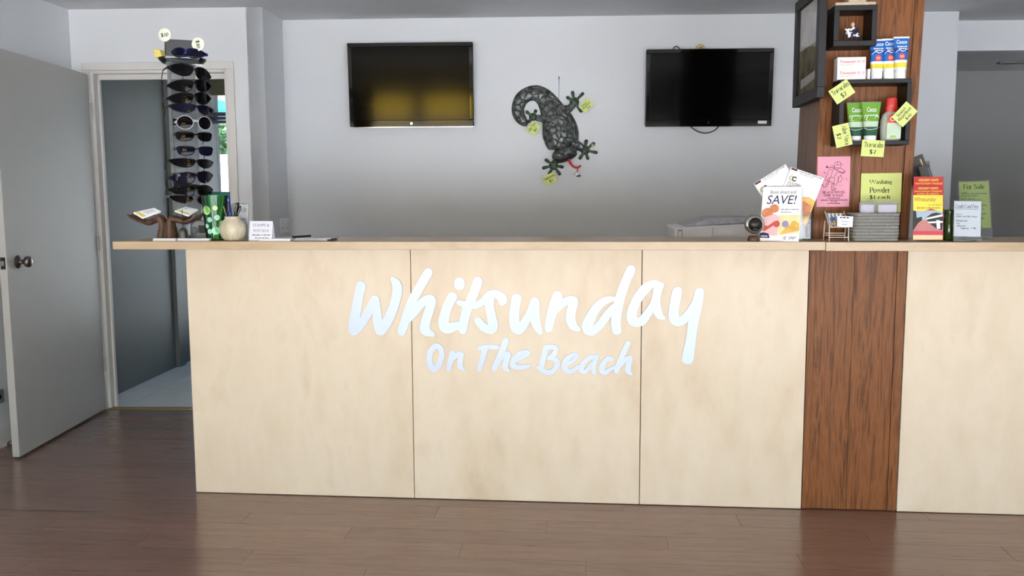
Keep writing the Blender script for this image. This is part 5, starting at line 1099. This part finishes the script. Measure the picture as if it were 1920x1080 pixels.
# silver ball clock
bY = 3.50; bX = sx(1413.5, bY); m3 = (hy(1410, 420, bY)-hy(1411, 420, bY)).length; bzc = pz(1413, 420.5, bY)
ck = thing('desk_clock', 'round silver ball desk clock on dark base beside the SAVE card', 'clock', (bX, bY, ZT))
MB().lathe([(11.5*m3, 0), (12*m3, 2*m3), (10.5*m3, 8*m3), (8*m3, 11*m3)], (bX, bY, ZT), 28).build('base', M['carved'], ck, smooth=50)
Rf = Matrix.Rotation(PI/2, 3, 'X')
MB().ball((bX, bY, bzc), 18.3*m3, 36).build('ball', M['darkmetal'], ck, smooth=60)
MB().lathe([(13.5*m3, 12*m3), (17.6*m3, 10*m3), (18.6*m3, 6.5*m3), (17.8*m3, 2*m3)], (bX, bY, bzc), 36, R=Rf).build('rim', M['chrome'], ck, smooth=60)
MB().lathe([(13.6*m3, 12.4*m3), (8*m3, 15.5*m3), (1e-6, 17*m3)], (bX, bY, bzc), 32, R=Rf).build('dial', pmat('dialsilver', (172, 172, 168), rough=.35, metal=.05), ck, smooth=60)
fr = Fr((bX, bY-17*m3, bzc), (1, 0, 0), (0, 0, 1), (0, -1, 0))
MB().prism([(-4.5*m3, -10.5*m3), (5*m3, -10.5*m3), (5*m3, -7.5*m3), (-4.5*m3, -7.5*m3)], -.012, .0004, fr).build('slot', M['black'], ck, bevel=.001)
for k in (0, 2.2): MB().tube([fr.p(0, 0, .001), fr.p(7*m3*math.cos(.6+k), 7*m3*math.sin(.6+k), -.002)], .0007, 6).build('clock_hand', M['black'], ck)
# ------------------------------------------------------------------ deckchair ornament, card, basket
DZ = lambda x, y, Y: hy(1540+x/11.294, 380+y/11.294, Y)
dY0, dY1 = 3.485, 3.545
pmat('palewood', (216, 200, 182), rough=.5, var=.1, scale=60); pmat('stripegrey', (134, 146, 160), rough=.8); pmat('cushion', (70, 98, 154), rough=.8, bump=.3, scale=150); pmat('sand', (188, 164, 112), rough=.9, bump=.8, scale=150, var=.3)
dl, dr = DZ(172, 600, dY0).x, DZ(582, 600, dY0).x
dc = thing('deckchair_ornament', 'miniature pale wooden deckchair with striped fabric on the counter', 'ornament', ((dl+dr)/2, dY0, ZT))
R_ = .0017
for x in (dl, dr):
    MB().tube([(x, dY0, ZT), (x, dY0+.004, DZ(170, 470, dY0).z)], R_*1.2, 8).build('front_leg', M['palewood'], dc, smooth=50)
    MB().tube([(x+(-.004 if x == dl else .004), dY1+.01, ZT), (x+(-.004 if x == dl else .004), dY1-.005, DZ(170, 380, dY1).z)], R_*1.2, 8).build('rear_leg', M['palewood'], dc, smooth=50)
    MB().tube([(x, dY0-.004, DZ(170, 500, dY0).z), (x, dY1+.016, DZ(170, 190, dY1).z)], R_*1.3, 8).build('side_rail', M['palewood'], dc, smooth=50)
for y, Yq in ((735, dY0), (690, dY1), (645, dY1), (520, dY0-.002), (232, dY1+.012)):
    z = DZ(400, y, Yq).z; MB().tube([(dl, Yq, z), (dr, Yq, z)], R_*1.1, 8).build('crossbar', M['palewood'], dc, smooth=50)
zA, zB = DZ(400, 515, dY0).z, DZ(400, 225, dY1).z; nS = 9
for i in range(nS):
    xa, xb = dl+.004+(dr-dl-.008)*i/nS, dl+.004+(dr-dl-.008)*(i+1)/nS; mb = MB()
    pr_ = [(dY0-.003, zA), (dY0+.022, zA-.001), (dY1-.012, zA+.014), (dY1+.011, zB)]
    vs = [V((xx, y_, z_)) for y_, z_ in pr_ for xx in (xa, xb)]; vs2 = [p+V((0, .0008, -.0008)) for p in vs]
    fs = [(2*k, 2*k+1, 2*k+3, 2*k+2) for k in range(3)]+[(8+2*k, 8+2*k+2, 8+2*k+3, 8+2*k+1) for k in range(3)]
    mb.add(vs+vs2, fs).build('fabric_stripe', M['white' if i % 2 else 'stripegrey'], dc)
cq = DZ(232, 345, dY0+.03)
tag(MB().ball((cq.x, dY0+.03, cq.z), .0135, 16, sx=.62*1.1, sy=.5, sz=.62).build('mini_cushion', M['cushion'], smooth=60), 'tiny blue cushion resting on the miniature deckchair', 'cushion')
cq = DZ(250, 440, dY0+.018); mb = MB(); mb.ball((cq.x, dY0+.016, cq.z), .011, 14, sx=.9, sy=.7, sz=.55)
r_ = random.Random(4)
for k in range(9): mb.ball((cq.x+r_.uniform(-.009, .009), dY0+.012+r_.uniform(-.005, .004), cq.z+r_.uniform(-.003, .006)), .0034, 8)
tag(mb.build('shell_cluster', M['sand'], smooth=60), 'sandy shell cluster on seat of the miniature deckchair', 'shells')
paper('business_card', 'white business card propped in the miniature deckchair', 'card', Q([(318, 288), (668, 285), (668, 525), (355, 500)], 1540, 380, 11.294), ((0, dY0-.0065, 0), YN), M['paperw'], [(bars(3, 3), .15, .8, .72, .9), (bars(5, 5), .25, .5, .7, .54, 'inkgrey'), (bars(4, 6), .3, .2, .62, .25, 'inkgrey')])
# grey rope basket
kl, kr = hy(1601, 430, 3.475).x, hy(1689, 430, 3.475).x; ky0, ky1 = 3.475, 3.60; kh = pz(1640, 399.5, 3.475)-ZT; rad = .022
pmat('rope', (142, 142, 138), rough=.95, bump=1, scale=420, var=.45, detail=2)
bsk = thing('basket', 'grey coiled rope basket of powder bags in front of pillar', 'basket', ((kl+kr)/2, 3.54, ZT))
def rrect(ins, z, n=5):
    pts = []
    for cx_, cy2, a0 in ((kr-rad, ky1-rad, 0), (kl+rad, ky1-rad, 90), (kl+rad, ky0+rad, 180), (kr-rad, ky0+rad, 270)):
        for k in range(n+1):
            a = math.radians(a0+90*k/n); pts.append(V((cx_+(rad-ins)*math.cos(a), cy2+(rad-ins)*math.sin(a), z)))
    return pts
nr = 9; rr_ = kh/nr/2
for i in range(nr): MB().tube(rrect(rr_+(.003 if i == 0 else 0)+.0008*math.sin(i*2.1), ZT+rr_*(2*i+1)), rr_*1.06, 10, closed=True).build('rope_coil', M['rope'], bsk, smooth=60)
MB().prism([(p.x, p.y) for p in rrect(.008, 0)], ZT+.0005, ZT+.006, Fr((0, 0, 0), (1, 0, 0), (0, 1, 0))).build('bottom', M['rope'], bsk)
M['baggie'] = thin('bag_film', (236, 236, 244), .22, (214, 212, 226), .1); pmat('powder', (244, 244, 248), rough=.9, bump=.5, scale=200)
for lb, l, r, Yb in (('clear bag of white washing powder at left in the basket', 1611, 1642.5, 3.52), ('clear bag of white washing powder at right in the basket', 1644, 1684, 3.523)):
    xa, xb = hy(l, 390, Yb).x, hy(r, 390, Yb).x; zt4 = pz((l+r)/2, 377, Yb); zb4 = ZT+.012; root = thing('powder_bag', lb, 'bag', ((xa+xb)/2, Yb, zb4), 'bags of washing powder'); 
    def pillow(mb, x0, x1, z0, z1, dep, nx=10, nz=8, seed=1):
        r2 = random.Random(seed); G_ = [[r2.uniform(.75, 1.15) for i in range(nx+1)] for j in range(nz+1)]
        for sg in (-1, 1):
            vs = [V((x0+(x1-x0)*i/nx, Yb+sg*dep*G_[j][i]*math.sin(PI*i/nx)**.5*(math.sin(PI*(j+.3)/(nz+.6))**.6) if 0 < i < nx else Yb, z0+(z1-z0)*j/nz)) for j in range(nz+1) for i in range(nx+1)]
            fs = [(j*(nx+1)+i, j*(nx+1)+i+1, (j+1)*(nx+1)+i+1, (j+1)*(nx+1)+i) for j in range(nz) for i in range(nx)]
            mb.add(vs, fs if sg < 0 else [f[::-1] for f in fs])
        return mb
    pillow(MB(), xa, xb, zb4, zt4, .016, seed=l).build('bag_film', M['baggie'], root, smooth=50)
    pillow(MB(), xa+.006, xb-.006, zb4+.002, zt4-.014, .011, seed=r).build('powder', M['powder'], root, smooth=50)
# ------------------------------------------------------------------ red and yellow holiday brochures
pmat('bred', (192, 46, 50), rough=.45); pmat('byellow', (240, 222, 84), rough=.45); pmat('bsky', (170, 188, 206), rough=.5); pmat('bpath', (196, 130, 126), rough=.5); pmat('btree', (52, 58, 54), rough=.6); pmat('bcream', (232, 206, 160), rough=.5); pmat('bpink', (206, 70, 92), rough=.5); pmat('binkbrown', (150, 96, 40), rough=.6)
def holiday(full):
    def f(fr, w_, h_, o, t):
        def po(pts, mm, d=.0004): MB().prism([(x*w_, y*h_) for x, y in pts], t, t+d, fr).build('print', M[mm], o)
        if full:
            po([(0, 0), (1, 0), (1, .085), (0, .085)], 'bcream'); po([(0, .085), (1, .085), (1, .16), (0, .16)], 'bpink'); po([(0, .16), (1, .16), (1, .54), (0, .54)], 'bsky', .0003)
            po([(.0, .16), (1, .16), (.72, .36), (.2, .36)], 'bpath', .0005)
            po([(0, .16), (.16, .3), (.3, .36), (.3, .42), (.12, .40), (.1, .52), (0, .54)], 'btree', .0006); po([(.42, .4), (.62, .48), (.78, .5), (1, .47), (1, .42), (.5, .38)], 'btree', .0007)
            po([(.44, .40), (1, .47), (1, .43), (.46, .37)], 'white', .0009); po([(.46, .37), (1, .43), (1, .33), (.5, .33)], 'btree', .0008); po([(.48, .33), (1, .345), (1, .31), (.55, .3)], 'white', .001); po([(.55, .3), (1, .31), (.98, .17), (.8, .2)], 'btree', .0008); po([(.8, .2), (.92, .2), (.9, .36), (.78, .36)], 'white', .0011)
            po([(0, .54), (.3, .52), (.6, .57), (1, .51), (1, .82), (0, .82)], 'byellow', .0006)
            mb = MB(); mb.flat(bf('Whitsunday', .3), fr, (.05*w_, .68*h_, .78*w_, .78*h_), t+.001); mb.flat(bf('on the Beach', .2), fr, (.52*w_, .625*h_, .94*w_, .66*h_), t+.001); mb.flat(bars(8, 2), fr, (.12*w_, .575*h_, .9*w_, .592*h_), t+.001); mb.build('lettering', M['binkbrown'], o)
        mb = MB()
        mb.flat(bf('HOLIDAY UNITS', .2, .02), fr, (.16*w_, .925*h_, .84*w_, .965*h_), t+.0008); mb.flat(bf('WHITSUNDAY PASSAGE', .2), fr, (.04*w_, .875*h_, .97*w_, .905*h_), t+.0008)
        if full: mb.flat(bf('CORAL SEA BEACH', .2), fr, (.12*w_, .832*h_, .86*w_, .858*h_), t+.0008)
        mb.build('lettering', M['byellow'], o)
    return f
paper('brochure', 'front red and yellow holiday units brochure with a resort photo', 'brochure', [(1714, 347.6), (1768.4, 347.6), (1766, 449.5), (1709.5, 449.5)], ((0, 3.475, ZT), (0, -1, .12)), M['bred'], [], 'red holiday brochures', .002, extra=holiday(True))
paper('brochure', 'rear red holiday units brochure rising behind the front one', 'brochure', [(1714.5, 331.5), (1768.5, 331.5), (1768, 448), (1711, 448)], ((0, 3.482, ZT), (0, -1, .12)), M['bred'], [], 'red holiday brochures', .002, extra=holiday(False))
# dark green glass jar half hidden between brochure and sign
pmat('bottlegreen', (44, 66, 30), rough=.08, spec=.7, var=.3, scale=60)
jY = 3.56; jX = sx(1779, jY); jr = 10*(hy(1779, 420, jY)-hy(1780, 420, jY)).length; jz = pz(1779, 393, jY)-ZT
jr_ = thing('green_jar', 'dark green glossy jar between holiday brochures and fees sign', 'jar', (jX, jY, ZT))
MB().lathe([(jr*.9, 0), (jr, .004), (jr, jz*.72), (jr*.8, jz*.8), (jr*.8, jz*.86)], (jX, jY, ZT), 24).build('jar_body', M['bottlegreen'], jr_, smooth=50)
MB().lathe([(jr*.86, jz*.86), (jr*.9, jz*.88), (jr*.9, jz*.98), (jr*.84, jz)], (jX, jY, ZT), 24).build('lid', M['bottlegreen'], jr_, smooth=40)
# dark magazines leaning behind the red brochures
pmat('magdark', (58, 56, 54), rough=.5, var=.35, scale=18); pmat('maggrey', (118, 114, 110), rough=.5, var=.1, scale=10)
paper('magazine', 'dark magazine leaning behind red brochures with the highest tip', 'magazine', [(1744, 298), (1771, 278), (1742, 444), (1715, 446)], ((0, 3.74, 0), YN), M['magdark'], [(bars(1, 1), .72, .05, .8, .95, 'inkgold')], 'magazines behind the brochures', .004)
paper('magazine', 'dark magazine leaning behind red brochures with the lower right tip', 'magazine', [(1752, 312), (1771, 301), (1752, 444), (1733, 446)], ((0, 3.70, 0), YN), M['magdark'], [(bars(1, 1), .8, .05, .86, .95, 'inkgrey')], 'magazines behind the brochures', .004)
paper('magazine', 'grey magazine at left behind the red brochures beside pillar', 'magazine', [(1713, 308), (1746, 299), (1750, 446), (1713, 446)], ((0, 3.78, 0), YN), M['maggrey'], [], 'magazines behind the brochures', .004)
# ------------------------------------------------------------------ leaflets lying at left centre, wall socket, copier
def pile(label, l, r, Y0_, dep, n, mats, group, skew=0, z0=0):
    a, c = hy(l, 450, Y0_), hy(r, 450, Y0_); root = thing('leaflet_pile', label, 'leaflets', ((a.x+c.x)/2, Y0_, ZT), group); rr = random.Random(int(l))
    for k in range(n):
        dx = rr.uniform(-.006, .006)+skew*k; z = ZT+.0003+k*.0024
        MB().box((a.x+dx, Y0_+rr.uniform(0, .006), z), (c.x+dx-skew*n, Y0_+dep, z+.0023)).build('leaflet', M[mats[k % len(mats)]], root)
pmat('mauve', (142, 130, 146), rough=.5, var=.25, scale=30); pmat('papergrey', (190, 190, 198), rough=.5, var=.2, scale=30)
pile('flat pile of white leaflets right of the stamps card', 486, 545, 3.47, .13, 4, ['paperw', 'white'], 'flat leaflet piles')
pile('flat pile of grey and mauve leaflets right of the white ones', 548, 618, 3.475, .13, 5, ['papergrey', 'mauve'], 'flat leaflet piles', .0022)
p0, p1 = hy(545, 449, 3.468), hy(578, 441, 3.52); p1.z = ZT+.018; p0.z = ZT+.0135
tag(MB().tube([V((p0.x, 3.49, ZT+.0165)), V((p1.x, 3.55, ZT+.0185))], .0042, 10).build('pen', M['black'], smooth=50), 'black pen lying across the mauve leaflets', 'pen')
RP = (W(ur, 0, 0), WU); so = [hit(x, y, *RP) for x, y in ((523, 409), (540, 408), (540, 436), (523, 437))]
c = (so[0]+so[1]+so[2]+so[3])/4; fr = Fr(c, WV, (0, 0, 1), WU); hw = (so[1]-so[0]).length/2; hh = (so[3]-so[0]).length/2
sk = thing('power_socket', 'white power socket on the return wall beyond the stamps card', 'socket', c)
MB().prism([(-hw, -hh), (hw, -hh), (hw, hh), (-hw, hh)], .0005, .009, fr).build('plate', M['whiteplastic'], sk, bevel=.003)
for sx_ in (-.5, .5): MB().prism([(sx_*hw-.012, .004), (sx_*hw+.012, .004), (sx_*hw+.012, hh*.6), (sx_*hw-.012, hh*.6)], .009, .012, fr).build('switch', M['white'], sk, bevel=.001)
mb = MB()
for sx_ in (-.5, .5):
    for q in (-.011, .008): mb.prism([(sx_*hw+q, -.022), (sx_*hw+q+.003, -.022), (sx_*hw+q+.003, -.010), (sx_*hw+q, -.010)], .009, .0095, fr)
mb.build('pin_slots', M['ink'], sk)
PY = 4.35; x0, x1 = hy(1265, 440, PY).x, hy(1418, 440, PY).x; zb2, zb3 = pz(1265, 427, PY), pz(1397, 419, PY); ztp = pz(1360, 406, PY+.25)
cp_ = thing('photocopier', 'white photocopier behind the counter beside the silver clock', 'printer', ((x0+x1)/2, PY+.25, 0))
fr = Fr((x0, PY, 0), (1, 0, 0), (0, 0, 1), (0, -1, 0)); w_ = x1-x0
MB().prism([(0, 0), (w_, 0), (w_, zb3), (0, zb2)], -.5, 0, fr).build('body', M['whiteplastic'], cp_, bevel=.008, seg=3)
MB().solid([V((x0+.05, PY+.06, zb2+.004)), V((x1+.02, PY+.06, zb3+.004)), V((x1+.02, PY+.48, zb3+.004)), V((x0+.05, PY+.48, zb2+.004))], [V((x0+.19, PY+.10, ztp)), V((x1, PY+.10, ztp)), V((x1, PY+.46, ztp)), V((x0+.19, PY+.46, ztp))]).build('lid', M['papergrey'], cp_, bevel=.006, seg=3)
xs = hy(1337, 430, PY).x-x0
MB().prism([(xs-.001, 0.6), (xs+.001, .6), (xs+.001, zb3-.02), (xs-.001, zb3-.02)], 0, .0006, fr).build('seam', M['inkgrey'], cp_)
pa, pb = hy(1266, 445, PY).x-x0+.006, hy(1279, 445, PY).x-x0; pc = hy(1294, 445, PY).x-x0; zp0, zp1 = pz(1272, 446, PY)-.04, pz(1272, 431, PY)
MB().prism([(pa, zp0), (pc, zp0), (pc, zp1+.006), (pa, zp1+.006)], 0, .004, fr).build('side_panel', M['white'], cp_, bevel=.003)
MB().prism([(pa+.006, zp0+.01), (pb, zp0+.01), (pb, zp1), (pa+.006, zp1)], .004, .0055, fr).build('handle_recess', M['inkgrey'], cp_)
MB().prism([(pa+.008, zp0+.01), (pb-.003, zp0+.01), (pb-.003, zp1-.005), (pa+.008, zp1-.005)], .0055, .0065, fr).build('handle', M['whiteplastic'], cp_)
ta, tb = hy(1336, 445, PY-.04).x-x0, hy(1379, 445, PY-.04).x-x0; zq = pz(1350, 439, PY-.04)
MB().prism([(ta, zq-.06), (tb, zq-.06), (tb, zq), (ta, zq)], .001, .045, fr).build('front_tray', M['whiteplastic'], cp_, bevel=.003)
bpy.context.view_layer.update()
